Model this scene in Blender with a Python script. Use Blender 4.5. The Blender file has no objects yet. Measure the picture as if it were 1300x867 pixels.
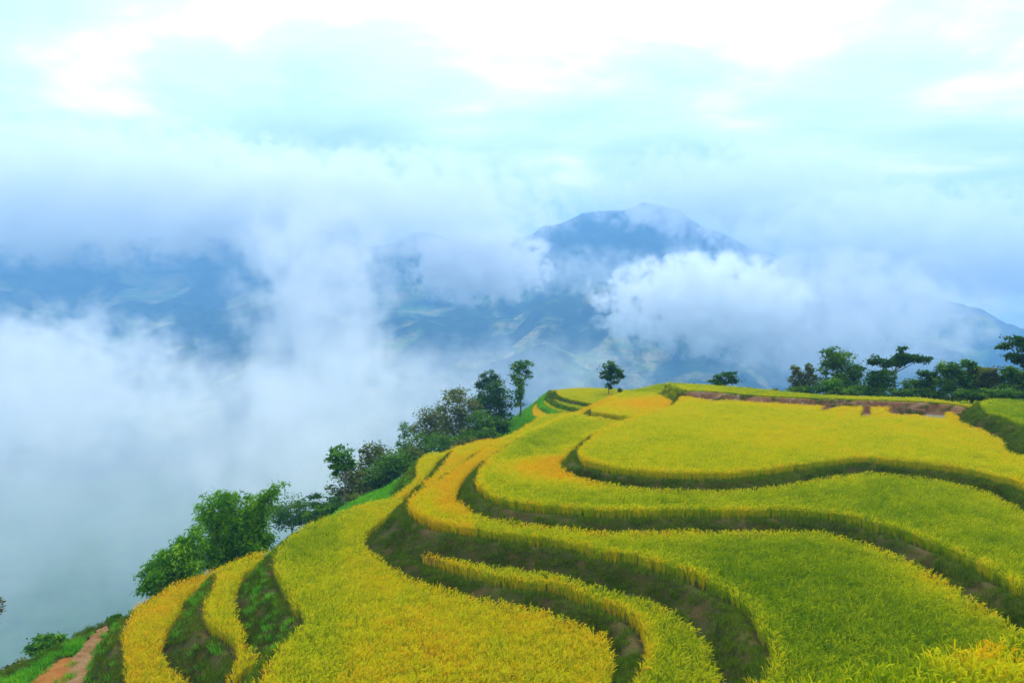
import bpy, bmesh, math, random
import numpy as np
from mathutils import Vector, Matrix
from mathutils.geometry import tessellate_polygon

SC = bpy.context.scene
COL = SC.collection
rng = np.random.default_rng(7)
random.seed(7)
RAD = math.radians

# ------------------------------------------------------------------ camera
FPX, CX, CY, HORIZON = 1020.0, 650.0, 433.5, 400.0      # photograph pixels (1300 x 867)
ZC = 20.0                                               # eye height in scene metres
PITCH = math.atan((CY - HORIZON) / FPX)
cam = bpy.data.cameras.new('camera')
cam.sensor_width = 36.0
cam.lens = 36.0 * FPX / 1300.0
cam.clip_start = 0.1
cam.clip_end = 60000
camo = bpy.data.objects.new('camera', cam)
COL.objects.link(camo)
camo.location = (0, 0, ZC)
camo.rotation_euler = (math.pi / 2 - PITCH, 0, 0)
SC.camera = camo

# ------------------------------------------------------------------ sky, sun, exposure
SUN_EL, SUN_AZ = RAD(52), RAD(22)          # azimuth: to the right of straight ahead (+Y)
world = bpy.data.worlds.new('World')
SC.world = world
world.use_nodes = True
SC.view_settings.view_transform = 'Standard'
SC.view_settings.look = 'None'
SC.view_settings.gamma = 1.0
SC.view_settings.use_curve_mapping = False
SC.view_settings.exposure = 1.08
SC.render.engine = 'CYCLES'
cy = SC.cycles
cy.use_denoising = True
cy.max_bounces = 10
cy.diffuse_bounces = 3
cy.glossy_bounces = 2
cy.transmission_bounces = 4
cy.transparent_max_bounces = 16
cy.volume_bounces = 8
cy.volume_max_steps = 256
cy.caustics_reflective = False
cy.caustics_refractive = False
cy.sample_clamp_indirect = 4.0


class NT:
    """small helper round a node tree"""
    def __init__(self, tree, clear=True):
        self.t = tree
        if clear:
            tree.nodes.clear()
    def n(self, kind, **kw):
        nd = self.t.nodes.new(kind)
        for k, v in kw.items():
            if k == 'inp':
                for s, val in v.items():
                    if isinstance(val, bpy.types.NodeSocket):
                        self.t.links.new(val, nd.inputs[s])
                    else:
                        nd.inputs[s].default_value = val
            else:
                setattr(nd, k, v)
        return nd
    def link(self, a, b):
        self.t.links.new(a, b)
    def math(self, op, a, b=None, c=None, clamp=False):
        nd = self.t.nodes.new('ShaderNodeMath')
        nd.operation = op
        nd.use_clamp = clamp
        for i, v in enumerate((a, b, c)):
            if v is None:
                continue
            if isinstance(v, bpy.types.NodeSocket):
                self.t.links.new(v, nd.inputs[i])
            else:
                nd.inputs[i].default_value = v
        return nd.outputs[0]
    def ramp(self, fac, stops, interp='LINEAR'):
        nd = self.t.nodes.new('ShaderNodeValToRGB')
        nd.color_ramp.interpolation = interp
        el = nd.color_ramp.elements
        while len(el) > 1:
            el.remove(el[-1])
        el[0].position = stops[0][0]
        el[0].color = (*stops[0][1], 1)
        for p, c in stops[1:]:
            e = el.new(p)
            e.color = (*c, 1)
        if fac is not None:
            self.t.links.new(fac, nd.inputs[0])
        return nd.outputs[0]
    def mix(self, fac, a, b, blend='MIX'):
        nd = self.t.nodes.new('ShaderNodeMix')
        nd.data_type = 'RGBA'
        nd.blend_type = blend
        for s, v in ((nd.inputs[0], fac), (nd.inputs[6], a), (nd.inputs[7], b)):
            if isinstance(v, bpy.types.NodeSocket):
                self.t.links.new(v, s)
            elif isinstance(v, (int, float)):
                s.default_value = v
            else:
                s.default_value = (*v, 1)
        return nd.outputs[2]
    def noise(self, vec, scale, detail=4, rough=0.55, dist=0.0):
        nd = self.t.nodes.new('ShaderNodeTexNoise')
        nd.inputs['Scale'].default_value = scale
        nd.inputs['Detail'].default_value = detail
        nd.inputs['Roughness'].default_value = rough
        nd.inputs['Distortion'].default_value = dist
        if vec is not None:
            self.t.links.new(vec, nd.inputs['Vector'])
        return nd.outputs[0]


SKY_SEED = 12.5


def build_world():
    w = NT(world.node_tree)
    tc = w.n('ShaderNodeTexCoord').outputs['Generated']
    sky = w.n('ShaderNodeTexSky', sky_type='NISHITA', sun_disc=False)
    sky.sun_elevation = SUN_EL
    sky.sun_rotation = SUN_AZ
    sky.air_density = 1.0
    sky.dust_density = 1.5
    bg1 = w.n('ShaderNodeBackground', inp={0: sky.outputs[0], 1: 0.1})
    # cloud deck: directions projected on a layer overhead
    sep = w.n('ShaderNodeSeparateXYZ', inp={0: tc})
    z = w.math('ADD', w.math('MAXIMUM', sep.outputs[2], 0.0), 0.16)
    px = w.math('DIVIDE', sep.outputs[0], z)
    py = w.math('DIVIDE', sep.outputs[1], z)
    vec = w.n('ShaderNodeCombineXYZ', inp={0: px, 1: w.math('MULTIPLY', py, 1.2), 2: SKY_SEED}).outputs[0]
    n1 = w.noise(vec, 1.15, 6, 0.55, 0.35)
    n2 = w.noise(vec, 0.62, 3, 0.5, 0.2)
    n3 = w.noise(vec, 3.2, 5, 0.6, 0.3)
    f = w.math('ADD', w.math('MULTIPLY', n1, 0.55), w.math('ADD', w.math('MULTIPLY', n2, 0.55), w.math('MULTIPLY', n3, 0.16)))
    col = w.ramp(f, [(0.47, (0.35, 0.50, 0.63)), (0.57, (0.45, 0.62, 0.685)), (0.65, (0.57, 0.71, 0.735)), (0.70, (0.80, 0.83, 0.83)), (0.80, (1.0, 1.0, 1.0))])
    # overcast skies brighten from the horizon to the zenith
    bg2 = w.n('ShaderNodeBackground', inp={0: col, 1: w.math('MULTIPLY_ADD', w.math('MAXIMUM', sep.outputs[2], 0.0), 0.66, 0.84)})
    cov = w.math('MULTIPLY_ADD', f, 3.0, -0.4, clamp=True)
    mx = w.n('ShaderNodeMixShader', inp={0: cov, 1: bg1.outputs[0], 2: bg2.outputs[0]})
    w.n('ShaderNodeOutputWorld', inp={0: mx.outputs[0]})


build_world()
sun = bpy.data.lights.new('sun', 'SUN')
sun.energy = 1.5
sun.angle = RAD(10)
sun.color = (1.0, 0.95, 0.86)
suno = bpy.data.objects.new('sun', sun)
COL.objects.link(suno)
sdir = Vector((math.sin(SUN_AZ) * math.cos(SUN_EL), math.cos(SUN_AZ) * math.cos(SUN_EL), math.sin(SUN_EL)))
suno.rotation_euler = sdir.to_track_quat('Z', 'Y').to_euler()
suno.location = sdir * 200


# ------------------------------------------------------------------ helpers
def unproj(px, py, zrel):
    """photo pixel -> point on the horizontal plane zrel metres from the eye"""
    u, v = (px - CX) / FPX, (CY - py) / FPX
    dy = math.cos(PITCH) + v * math.sin(PITCH)
    dz = -math.sin(PITCH) + v * math.cos(PITCH)
    t = zrel / dz
    return (u * t, dy * t)


def at(px, py, d):
    """photo pixel at forward distance d -> world point"""
    u, v = (px - CX) / FPX, (CY - py) / FPX
    dy = math.cos(PITCH) + v * math.sin(PITCH)
    dz = -math.sin(PITCH) + v * math.cos(PITCH)
    t = d / dy
    return (u * t, d, dz * t + ZC)


def tag(o, label=None, cat=None, group=None, kind=None):
    if label: o['label'] = label
    if cat: o['category'] = cat
    if group: o['group'] = group
    if kind: o['kind'] = kind
    return o


def link(name, me, mats=(), parent=None):
    o = bpy.data.objects.new(name, me)
    COL.objects.link(o)
    if mats and not me.materials:
        for m in mats:
            me.materials.append(m)
    if parent: o.parent = parent
    return o


def np_mesh(name, verts, faces, attrs=None, mat_idx=None, smooth=False):
    """faces: (n,3) or (n,4) integer array"""
    me = bpy.data.meshes.new(name)
    verts = np.asarray(verts, dtype=np.float32)
    faces = np.asarray(faces, dtype=np.int32)
    me.vertices.add(len(verts))
    me.vertices.foreach_set('co', verts.ravel())
    if len(faces):
        k = faces.shape[1]
        me.loops.add(faces.size)
        me.loops.foreach_set('vertex_index', faces.ravel())
        me.polygons.add(len(faces))
        me.polygons.foreach_set('loop_start', np.arange(0, faces.size, k, dtype=np.int32))
        if mat_idx is not None:
            me.polygons.foreach_set('material_index', np.asarray(mat_idx, dtype=np.int32))
        me.polygons.foreach_set('use_smooth', np.full(len(faces), smooth))
    for nm, (typ, dom, data) in (attrs or {}).items():
        a = me.attributes.new(nm, typ, dom)
        key = {'FLOAT': 'value', 'INT': 'value', 'FLOAT_VECTOR': 'vector', 'FLOAT_COLOR': 'color'}[typ]
        a.data.foreach_set(key, np.asarray(data, dtype=np.int32 if typ == 'INT' else np.float32).ravel())
    me.update(calc_edges=True)
    me.validate()
    return me


def _hash(ix, iy, seed):
    h = (ix.astype(np.int64) * 374761393 + iy.astype(np.int64) * 668265263 + seed * 982451653) & 0xffffffff
    h = ((h ^ (h >> 13)) * 1274126177) & 0xffffffff
    return ((h ^ (h >> 16)) & 0xffff) / 65535.0


def vnoise(x, y, seed=0):
    x = np.asarray(x, float); y = np.asarray(y, float)
    ix, iy = np.floor(x), np.floor(y)
    fx, fy = x - ix, y - iy
    fx = fx * fx * fx * (fx * (fx * 6 - 15) + 10); fy = fy * fy * fy * (fy * (fy * 6 - 15) + 10)
    a, b = _hash(ix, iy, seed), _hash(ix + 1, iy, seed)
    c, d = _hash(ix, iy + 1, seed), _hash(ix + 1, iy + 1, seed)
    return (a * (1 - fx) + b * fx) * (1 - fy) + (c * (1 - fx) + d * fx) * fy


def fbm(x, y, octs=4, seed=0, gain=0.5):
    s, amp, tot = 0, 1.0, 0.0
    for k in range(octs):
        s = s + amp * vnoise(np.asarray(x) * 2 ** k + 13.7 * k, np.asarray(y) * 2 ** k - 7.1 * k, seed + k)
        tot += amp
        amp *= gain
    return s / tot


def ridged(x, y, octs=5, seed=0):
    s, amp, tot = 0, 1.0, 0.0
    for k in range(octs):
        v = 1 - np.abs(2 * vnoise(np.asarray(x) * 2 ** k, np.asarray(y) * 2 ** k, seed + k) - 1)
        s = s + amp * v * v
        tot += amp
        amp *= 0.5
    return s / tot


def catmull(pts, step=0.35):
    """closed smooth curve through pts, resampled evenly"""
    P = np.asarray(pts, float)
    n = len(P)
    out = []
    for i in range(n):
        p0, p1, p2, p3 = P[i - 1], P[i], P[(i + 1) % n], P[(i + 2) % n]
        L = np.linalg.norm(p2 - p1)
        m = max(2, int(L / step))
        # centripetal-ish tangents limited by the neighbouring spans
        l0, l2 = np.linalg.norm(p1 - p0) + 1e-6, np.linalg.norm(p3 - p2) + 1e-6
        t1 = (p2 - p0) / (L + l0) * L
        t2 = (p3 - p1) / (L + l2) * L
        t = np.linspace(0, 1, m, endpoint=False)[:, None]
        h = (2 * t ** 3 - 3 * t ** 2 + 1) * p1 + (t ** 3 - 2 * t ** 2 + t) * t1 + (-2 * t ** 3 + 3 * t ** 2) * p2 + (t ** 3 - t ** 2) * t2
        out.append(h)
    return np.concatenate(out)


def inside(poly, X, Y):
    res = np.zeros(X.shape, bool)
    x1, y1 = poly[:, 0], poly[:, 1]
    x2, y2 = np.roll(x1, -1), np.roll(y1, -1)
    for a, b, c, d in zip(x1, y1, x2, y2):
        if b == d:
            continue
        cond = ((b > Y) != (d > Y))
        if cond.any():
            res ^= cond & (X < (c - a) * (Y - b) / (d - b) + a)
    return res


def dist_to(poly, X, Y):
    shp = X.shape
    Xf, Yf = X.ravel(), Y.ravel()
    out = np.full(Xf.shape, 1e9)
    A = poly
    B = np.roll(poly, -1, axis=0)
    ch = 4000
    AB = B - A
    L2 = (AB ** 2).sum(1) + 1e-9
    for s in range(0, len(Xf), ch):
        P = np.stack([Xf[s:s + ch], Yf[s:s + ch]], 1)[:, None, :]
        t = np.clip(((P - A) * AB).sum(2) / L2, 0, 1)
        D = ((A + t[..., None] * AB - P) ** 2).sum(2)
        out[s:s + ch] = np.sqrt(D.min(1))
    return out.reshape(shp)


# ------------------------------------------------------------------ materials
def new_mat(name):
    m = bpy.data.materials.new(name)
    m.use_nodes = True
    return m, NT(m.node_tree)


def finish(nt, shader, disp=None):
    nt.n('ShaderNodeOutputMaterial', inp={0: shader})


def leafy(nt, color, trans=0.4, rough=0.55, tcol=None):
    d = nt.n('ShaderNodeBsdfDiffuse', inp={0: color, 1: 0.3}).outputs[0]          # matt, dusty leaf
    t = nt.n('ShaderNodeBsdfTranslucent', inp={0: tcol or color}).outputs[0]
    return nt.n('ShaderNodeMixShader', inp={0: trans, 1: d, 2: t}).outputs[0]


def mat_rice():
    m, t = new_mat('rice_plant')
    at_ = t.n('ShaderNodeAttribute', attribute_name='part').outputs['Fac']         # 0 leaf .. 1 panicle
    rnd = t.n('ShaderNodeAttribute', attribute_name='tint').outputs['Fac']         # per blade
    ripe = t.n('ShaderNodeAttribute', attribute_type='INSTANCER', attribute_name='ripe').outputs['Fac']
    pos = t.n('ShaderNodeNewGeometry').outputs['Position']
    nz = t.noise(pos, 0.35, 3, 0.6)
    nz2 = t.noise(pos, 2.2, 2, 0.6)
    r = t.math('ADD', ripe, t.math('ADD', t.math('MULTIPLY_ADD', nz, 0.5, -0.25), t.math('MULTIPLY_ADD', nz2, 0.36, -0.18)))
    r = t.math('ADD', r, t.math('MULTIPLY_ADD', rnd, 0.36, -0.18), clamp=True)
    leaf = t.ramp(r, [(0.0, (0.075, 0.175, 0.004)), (0.3, (0.145, 0.265, 0.005)), (0.6, (0.31, 0.375, 0.005)), (0.82, (0.48, 0.42, 0.006)), (1.0, (0.62, 0.38, 0.006))])
    pan = t.ramp(r, [(0.0, (0.16, 0.26, 0.005)), (0.3, (0.37, 0.41, 0.006)), (0.65, (0.69, 0.60, 0.007)), (0.85, (0.78, 0.56, 0.008)), (1.0, (0.82, 0.42, 0.008))])
    col = t.mix(at_, leaf, pan)
    finish(t, leafy(t, col, 0.42, 0.6))
    return m


def mat_grass(name, stops, inst=True):
    m, t = new_mat(name)
    rnd = t.n('ShaderNodeAttribute', attribute_name='tint').outputs['Fac']
    pos = t.n('ShaderNodeNewGeometry').outputs['Position']
    nz = t.noise(pos, 0.7, 3, 0.6)
    f = t.math('ADD', t.math('MULTIPLY', rnd, 0.55), t.math('MULTIPLY_ADD', nz, 0.9, -0.2), clamp=True)
    finish(t, leafy(t, t.ramp(f, stops), 0.35, 0.6))
    return m


def mat_soil(name, stops, scale=0.8, bump=0.7):
    m, t = new_mat(name)
    pos = t.n('ShaderNodeNewGeometry').outputs['Position']
    nz = t.noise(pos, scale, 6, 0.65, 0.3)
    b = t.n('ShaderNodeBump', inp={'Strength': bump, 'Distance': 0.3, 'Height': t.noise(pos, scale * 6, 5, 0.7)}).outputs[0]
    p = t.n('ShaderNodeBsdfPrincipled', inp={'Base Color': t.ramp(nz, stops), 'Roughness': 0.95, 'Specular IOR Level': 0.1, 'Normal': b})
    finish(t, p.outputs[0])
    return m


M = {}
M['rice'] = mat_rice()
M['bank'] = mat_soil('bank_turf', [(0.3, (0.045, 0.062, 0.008)), (0.5, (0.068, 0.064, 0.012)), (0.62, (0.10, 0.066, 0.020)), (0.8, (0.17, 0.09, 0.030))], 0.55)
M['paddy'] = mat_soil('paddy_soil', [(0.3, (0.06, 0.06, 0.015)), (0.7, (0.11, 0.085, 0.03))], 1.2)
M['dirt'] = mat_soil('dry_soil', [(0.3, (0.15, 0.065, 0.025)), (0.55, (0.24, 0.11, 0.05)), (0.75, (0.36, 0.21, 0.12))], 1.3)
M['path'] = mat_soil('orange_path', [(0.3, (0.22, 0.09, 0.035)), (0.45, (0.38, 0.18, 0.07)), (0.6, (0.46, 0.25, 0.11)), (0.8, (0.56, 0.36, 0.20))], 1.8, 1.0)
M['clay'] = mat_soil('red_clay', [(0.3, (0.30, 0.10, 0.02)), (0.7, (0.42, 0.17, 0.04))], 1.6)
M['grass_bank'] = mat_grass('bank_grass', [(0.0, (0.038, 0.075, 0.005)), (0.4, (0.075, 0.130, 0.007)), (0.75, (0.15, 0.21, 0.010)), (1.0, (0.27, 0.21, 0.02))])
M['grass_slope'] = mat_grass('slope_grass', [(0.0, (0.04, 0.17, 0.012)), (0.45, (0.10, 0.36, 0.015)), (0.8, (0.22, 0.48, 0.02)), (1.0, (0.36, 0.46, 0.03))])
M['stubble'] = mat_soil('rice_stubble', [(0.3, (0.55, 0.48, 0.36)), (0.7, (0.80, 0.76, 0.68))], 8)

# ------------------------------------------------------------------ terrace plateaus
W = lambda x, y: ('w', x, y)
# name, canopy height relative to the eye, outline (photo pixels on that plane, or W(x, y) metres), base ripeness
FIELDS = {
 'T0R': dict(z=-8.8, ripe=0.12, pts=[(1330, 556), (1300, 540), (1288, 536), (1270, 528), (1252, 524), (1245, 518), (1241, 512), (1249, 507), (1265, 505.5), (1300, 507), (1350, 508), W(80, 84), W(80, 58)]),
 'T0': dict(z=-9.3, ripe=0.42, pts=[(1250, 528), (1233, 519), (1214, 513), (1185, 510), (1138, 508), (1069, 506), (1000, 503.5), (942, 500), (908, 496.5), (868, 495), (858, 491), (850, 487.5), (885, 487), (931, 490), (1000, 496.5), (1069, 501.5), (1127, 503), (1173, 504.5), (1208, 509), (1240, 513), W(62, 82), W(62, 76)]),
 'T1': dict(z=-10.0, ripe=0.60, pts=[(1500, 722), (1400, 665), (1300, 617), (1284, 609), (1251, 600), (1219, 593), (1185, 588), (1148, 584), (1099, 580), (1065, 582), (1035, 586), (1005, 590), (954, 597), (908, 600), (861, 600), (815, 597), (781, 593), (758, 588), (737, 581), (729, 574), (732, 567), (741, 558), (762, 543), (799, 529), (831, 520), (852, 513), (860, 505), (868, 497.5), W(34, 103), W(50, 90), W(82, 84), W(84, 32)]),
 'T1B': dict(z=-10.5, ripe=0.62, pts=[(746, 521), (770, 525), (800, 529), (835, 522), (870, 510), W(31, 100), W(36, 112), (900, 489), (860, 486.5), (838, 487), (820, 490.5), (799, 495), (788, 498), (765, 509)]),
 'T2': dict(z=-10.9, ripe=0.36, pts=[(1400, 808), (1350, 776), (1298, 747), (1265, 730), (1231, 709), (1203, 696), (1171, 684), (1138, 671), (1104, 661), (1069, 652), (1030, 647), (1000, 646), (930, 647), (860, 646), (814, 648), (768, 647), (721, 643), (675, 639), (629, 631), (606, 619), (599, 612), (601, 599), (613, 584), (636, 567), (661, 551), (698, 534), (731, 521), (754, 511), (790, 500), W(26, 108), W(82, 100), W(84, 26)]),
 'T3': dict(z=-11.8, ripe=0.17, pts=[(760, 920), (840, 905), (900, 886), (940, 867), (961, 849), (972, 835), (971, 820), (961, 801), (943, 776), (925, 757), (901, 741), (878, 729), (855, 720), (821, 710), (786, 702), (751, 696), (721, 688), (675, 682), (629, 676), (583, 669), (560, 664), (538, 658), (519, 647), (512, 639), (521, 627), (533, 618), (556, 604), (575, 592), (591, 583), (605, 571), (629, 557), (648, 549), (673, 535), (700, 525), W(20, 100), W(84, 96), W(86, 8), W(8, 8)]),
 'T4': dict(z=-13.1, ripe=0.22, pts=[(650, 935), (720, 915), (770, 890), (793, 864), (804, 845), (811, 822), (811, 808), (802, 789), (786, 774), (763, 765), (740, 757), (721, 750), (698, 742), (652, 736), (625, 731), (595, 724), (561, 715), (538, 707), (521, 701), (513, 692), (514, 686), (525, 680), (560, 674), W(3, 46), W(12, 34), W(12, 22)]),
 'T4B': dict(z=-12.8, ripe=0.78, pts=[(533, 617), (548, 601), (558, 590), (568, 577), (576, 567), (590, 563), (611, 557), (629, 556), (648, 552), W(2, 87), W(3, 64), W(-3, 58)]),
 'T5': dict(z=-13.9, ripe=0.52, pts=[(300, 905), (321, 861), (340, 831), (357, 806), (376, 793), (380, 783), (374, 772), (361, 765), (357, 752), (350, 741), (343, 724), (344, 703), (355, 686), (376, 670), (399, 659), (422, 651), (445, 643), (468, 636), (491, 632), (510, 618), (523, 606), (524, 595), (528, 585), (541, 575), (560, 573), (575, 567), W(-3, 87), W(2, 70), W(4, 46), W(8, 34), W(6, 24), W(-6, 24)]),
 'T6': dict(z=-15.6, ripe=0.52, pts=[(262, 910), (281, 870), (285, 852), (293, 830), (292, 819), (280, 805), (261, 793), (250, 778), (252, 761), (268, 738), (272, 723), (294, 711), (314, 702), (340, 698), W(-13, 56), W(-8, 48), W(-7, 30)]),
 'T7': dict(z=-17.2, ripe=0.66, pts=[(150, 910), (154, 868), (152, 829), (149, 805), (152, 791), (164, 772), (176, 762), (201, 749), (220, 738), (238, 733), (272, 721), W(-17, 58), W(-12, 50), W(-10, 32)]),
 'PATH': dict(z=-19.3, ripe=None, pts=[(152, 792), (125, 800), (100, 812), (60, 835), (20, 857), (-10, 872), W(-27, 35), W(-16, 33), W(-18, 50)]),
 'FORE': dict(z=-8.0, ripe=0.45, pts=[(940, 905), (985, 880), (1040, 861), (1100, 847), (1160, 838), (1220, 824), (1300, 806), (1400, 780), W(30, 20), W(30, 4), W(7, 4)]),
 'K1': dict(z=-12.5, ripe=0.52, pts=[(800, 522), (745, 511), (725, 507), (712, 503.5), (705, 499), (709, 494.5), (740, 492.0), (778, 493), W(24, 128), W(24, 108)]),
 'K2': dict(z=-13.0, ripe=0.30, pts=[(800, 532), (728, 517), (712, 513), (702, 508), (697, 502), (700, 497), W(7, 140), W(24, 130), W(24, 108)]),
 'K3': dict(z=-13.5, ripe=0.28, pts=[(780, 545), (724, 525), (704, 521), (692, 515), (689, 508), (692, 501), W(6, 138), W(22, 130), W(20, 104)]),
 'K4': dict(z=-14.1, ripe=0.85, pts=[(740, 552), (700, 537), (682, 530), (674, 525), (675, 517), (683, 509), (690, 502), W(5, 138), W(20, 130), W(18, 104)]),
}
RICE_H = 0.78
BANK_K = 1.0            # horizontal run per metre of drop
for nm, F in FIELDS.items():
    P = [(p[1], p[2]) if p[0] == 'w' else unproj(p[0], p[1], F['z']) for p in F['pts']]
    C = catmull(P, 0.35)
    # irregular hand-cut edge
    s = np.arange(len(C)) * 0.35
    d = np.roll(C, -1, 0) - np.roll(C, 1, 0)
    nrm = np.stack([d[:, 1], -d[:, 0]], 1) / (np.linalg.norm(d, axis=1)[:, None] + 1e-9)
    if (C[:, 0] * np.roll(C[:, 1], -1) - np.roll(C[:, 0], -1) * C[:, 1]).sum() < 0:
        nrm = -nrm                    # outward
    far = np.clip(C[:, 1] / 60, 0.5, 1.0)
    w = (fbm(s * 0.35, s * 0 + len(nm) * 9.1, 3, len(nm)) - 0.5) * 0.34
    C = C + nrm * w[:, None] / far[:, None] * 0.8
    F['poly'], F['nrm'] = C, nrm
    F['rh'] = {'T0': 0.42, 'T0R': 0.6}.get(nm, 0.5 if nm[0] == 'K' else RICE_H)
    F['zg'] = F['z'] + ZC - (F['rh'] if F['ripe'] is not None else 0.0)

ORDER = sorted(FIELDS, key=lambda k: -FIELDS[k]['z'])


def frustum(X, Y, Z, m=0.10):
    """inside the view (with margin m); keeps the scatter to what can be seen"""
    th = PITCH
    zz = Z - ZC
    f = Y * math.cos(th) - zz * math.sin(th)
    v = Y * math.sin(th) + zz * math.cos(th)
    return (f > 3) & (np.abs(X) < f * (650 / FPX + m)) & (v > -f * (433.5 / FPX + m))


# terrace ground and banks
def build_terrace(nm, F):
    C, nrm, zg = F['poly'], F['nrm'], F['zg']
    n = len(C)
    depth = {'T3': 2.6, 'T5': 2.4, 'T6': 2.4, 'T7': 3.0, 'FORE': 6.0, 'T2': 1.6, 'T1': 1.6}.get(nm, 1.8)
    s = np.arange(n) * 0.35
    seed = sum(map(ord, nm))
    prof = [(-0.34, 0.0), (-0.12, 0.22), (0.10, 0.26), (0.28, 0.14)]
    m = 9
    for k in range(1, m + 1):
        f = k / m
        prof.append((0.28 + depth * BANK_K * (0.72 * f + 0.28 * f * f), 0.14 - (depth + 0.14) * f))
    rows = []
    for j, (o, z) in enumerate(prof):
        wob = (fbm(s * 0.9, s * 0 + j * 0.55, 3, seed) - 0.5) * (0.36 if j > 3 else 0.10)
        slump = (fbm(s * 0.28, s * 0 + j * 0.2, 2, seed + 5) - 0.5) * (0.45 if j > 3 else 0.06)
        rows.append(np.column_stack([C + nrm * (o + wob + slump)[:, None], zg + z + wob * 0.5 * (j > 0)]))
    V = np.concatenate(rows)
    q = []
    idx = np.arange(n)
    nx = (idx + 1) % n
    for j in range(len(prof) - 1):
        q.append(np.column_stack([j * n + idx, j * n + nx, (j + 1) * n + nx, (j + 1) * n + idx]))
    Q = np.concatenate(q)
    ar = (C[:, 0] * np.roll(C[:, 1], -1) - np.roll(C[:, 0], -1) * C[:, 1]).sum()
    if ar > 0:
        Q = Q[:, ::-1]
    T = np.concatenate([Q[:, [0, 1, 2]], Q[:, [0, 2, 3]]])
    tri = np.array(tessellate_polygon([[Vector((a, b, 0)) for a, b in rows[0][:, :2]]]), dtype=int)
    V2 = V.copy()
    A = V[tri]
    up = np.cross(A[:, 1] - A[:, 0], A[:, 2] - A[:, 0])[:, 2] < 0
    tri[up] = tri[up][:, ::-1]
    mi = np.concatenate([np.ones(len(T), int), np.zeros(len(tri), int)])
    if nm == 'T0':                       # turf where the cut soil ends
        fx = V[T].mean(1)
        pxs = CX + FPX * fx[:, 0] / fx[:, 1]
        mi[:len(T)] = np.where((pxs < 872 + 6 * np.sin(fx[:, 2] * 9)) | (pxs > 1228), 2, 1)
    me = np_mesh('terrace', V2, np.concatenate([T, tri]), mat_idx=mi, smooth=True)
    top = M['paddy'] if nm != 'PATH' else M['bank']
    o = link('terrace_ground', me, (top, M['bank'] if nm != 'T0' else M['dirt'], M['bank']))
    tag(o, kind='structure')
    F['prof'], F['depth'] = prof, depth
    F['rows'] = rows
    return o


for nm in ORDER:
    build_terrace(nm, FIELDS[nm])

# ------------------------------------------------------------------ hillside, valley floor
def hill_height(X, Y):
    """ground outside the terraces: falls away from every plateau"""
    h = np.full(X.shape, -1e9)
    near = (X > -330) & (X < 400) & (Y > -200) & (Y < 480)
    ins = np.zeros(X.shape, bool)
    xs, ys = X[near], Y[near]
    hh = np.full(xs.shape, -1e9)
    ii = np.zeros(xs.shape, bool)
    nz = (fbm(xs * 0.12, ys * 0.12, 4, 3) - 0.5)
    for nm in ORDER:
        F = FIELDS[nm]
        poly = F['poly'][::4]
        lo, hi = poly.min(0), poly.max(0)
        bb = np.hypot(np.maximum(np.maximum(lo[0] - xs, xs - hi[0]), 0), np.maximum(np.maximum(lo[1] - ys, ys - hi[1]), 0))
        d = np.empty(xs.shape)
        fr = bb > 12
        d[fr] = dist_to(poly[::8], xs[fr], ys[fr])
        d[~fr] = dist_to(poly, xs[~fr], ys[~fr])
        i = np.zeros(xs.shape, bool)
        i[~fr] = inside(poly, xs[~fr], ys[~fr])
        c = F['zg'] - 0.7 - 0.62 * d - 0.0011 * d * d + nz * np.clip(d, 0, 14) * 0.35
        c[i] = F['zg'] - 0.45 - np.clip(d[i] * 0.5, 0, 1.5)
        hh = np.maximum(hh, np.where(i, -1e9, c))
        ii |= i
        F['_i'] = (i, d)
    # inside any plateau: stay under the lowest of them
    low = np.full(xs.shape, 1e9)
    for nm in ORDER:
        F = FIELDS[nm]
        i, d = F.pop('_i')
        low = np.where(i, np.minimum(low, F['zg'] - 0.5 - np.clip(d * 0.5, 0, 1.0)), low)
    topz = np.where(ii, np.minimum(low, 1e8), hh)
    # the photographer's own hill
    dc = np.hypot(xs - 2, ys + 6)
    own = ZC - 1.7 - 0.80 * np.clip(dc - 7.0, 0, None)
    topz = np.where(ii, topz, np.maximum(topz, own))
    h[near] = topz
    return h


def axis(lo, hi, a, b, step, g):
    mid = list(np.arange(a, b + 1e-6, step))
    up, s = [b], step
    while up[-1] < hi:
        s *= g
        up.append(up[-1] + s)
    dn, s = [a], step
    while dn[-1] > lo:
        s *= g
        dn.append(dn[-1] - s)
    return np.array(dn[:0:-1] + mid + up[1:])


def crest(x):
    """height of the far range above the eye at bearing given by photo x (3600 m away)"""
    cx = [-900, -200, 0, 150, 300, 400, 480, 540, 600, 650, 690, 740, 770, 800, 850, 880, 920, 950, 1000, 1060, 1120, 1200, 1250, 1300, 1500, 2200]
    cyy = [330, 300, 308, 312, 300, 292, 305, 300, 312, 306, 293, 282, 271, 268, 274, 288, 305, 318, 335, 350, 365, 385, 397, 412, 425, 440]
    return (400 - np.interp(x, cx, cyy)) / FPX


def mountain_height(X, Y):
    px = CX + FPX * X / np.maximum(Y, 400)
    R = 3600.0
    top = crest(px) * R * 1.02
    t = np.clip((Y - 1000) / (R - 1000), 0, 1.6)
    prof = np.where(t < 1, t ** 1.15, 1 - (t - 1) * 0.9)
    base = -460.0
    rd = ridged(X / 900 + 0.3, Y / 1500, 6, 21) - 0.5
    z = base + (top - base) * prof
    z += rd * 210 * np.clip(t * 2.2, 0, 1) * np.clip(np.abs(1 - t) * 3 + 0.26, 0, 1)
    z += (ridged(X / 330, Y / 420, 4, 44) - 0.5) * 85 * np.clip(t * 2, 0, 1)
    z += (fbm(X / 130, Y / 130, 4, 5) - 0.5) * 42
    return z + ZC


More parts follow.
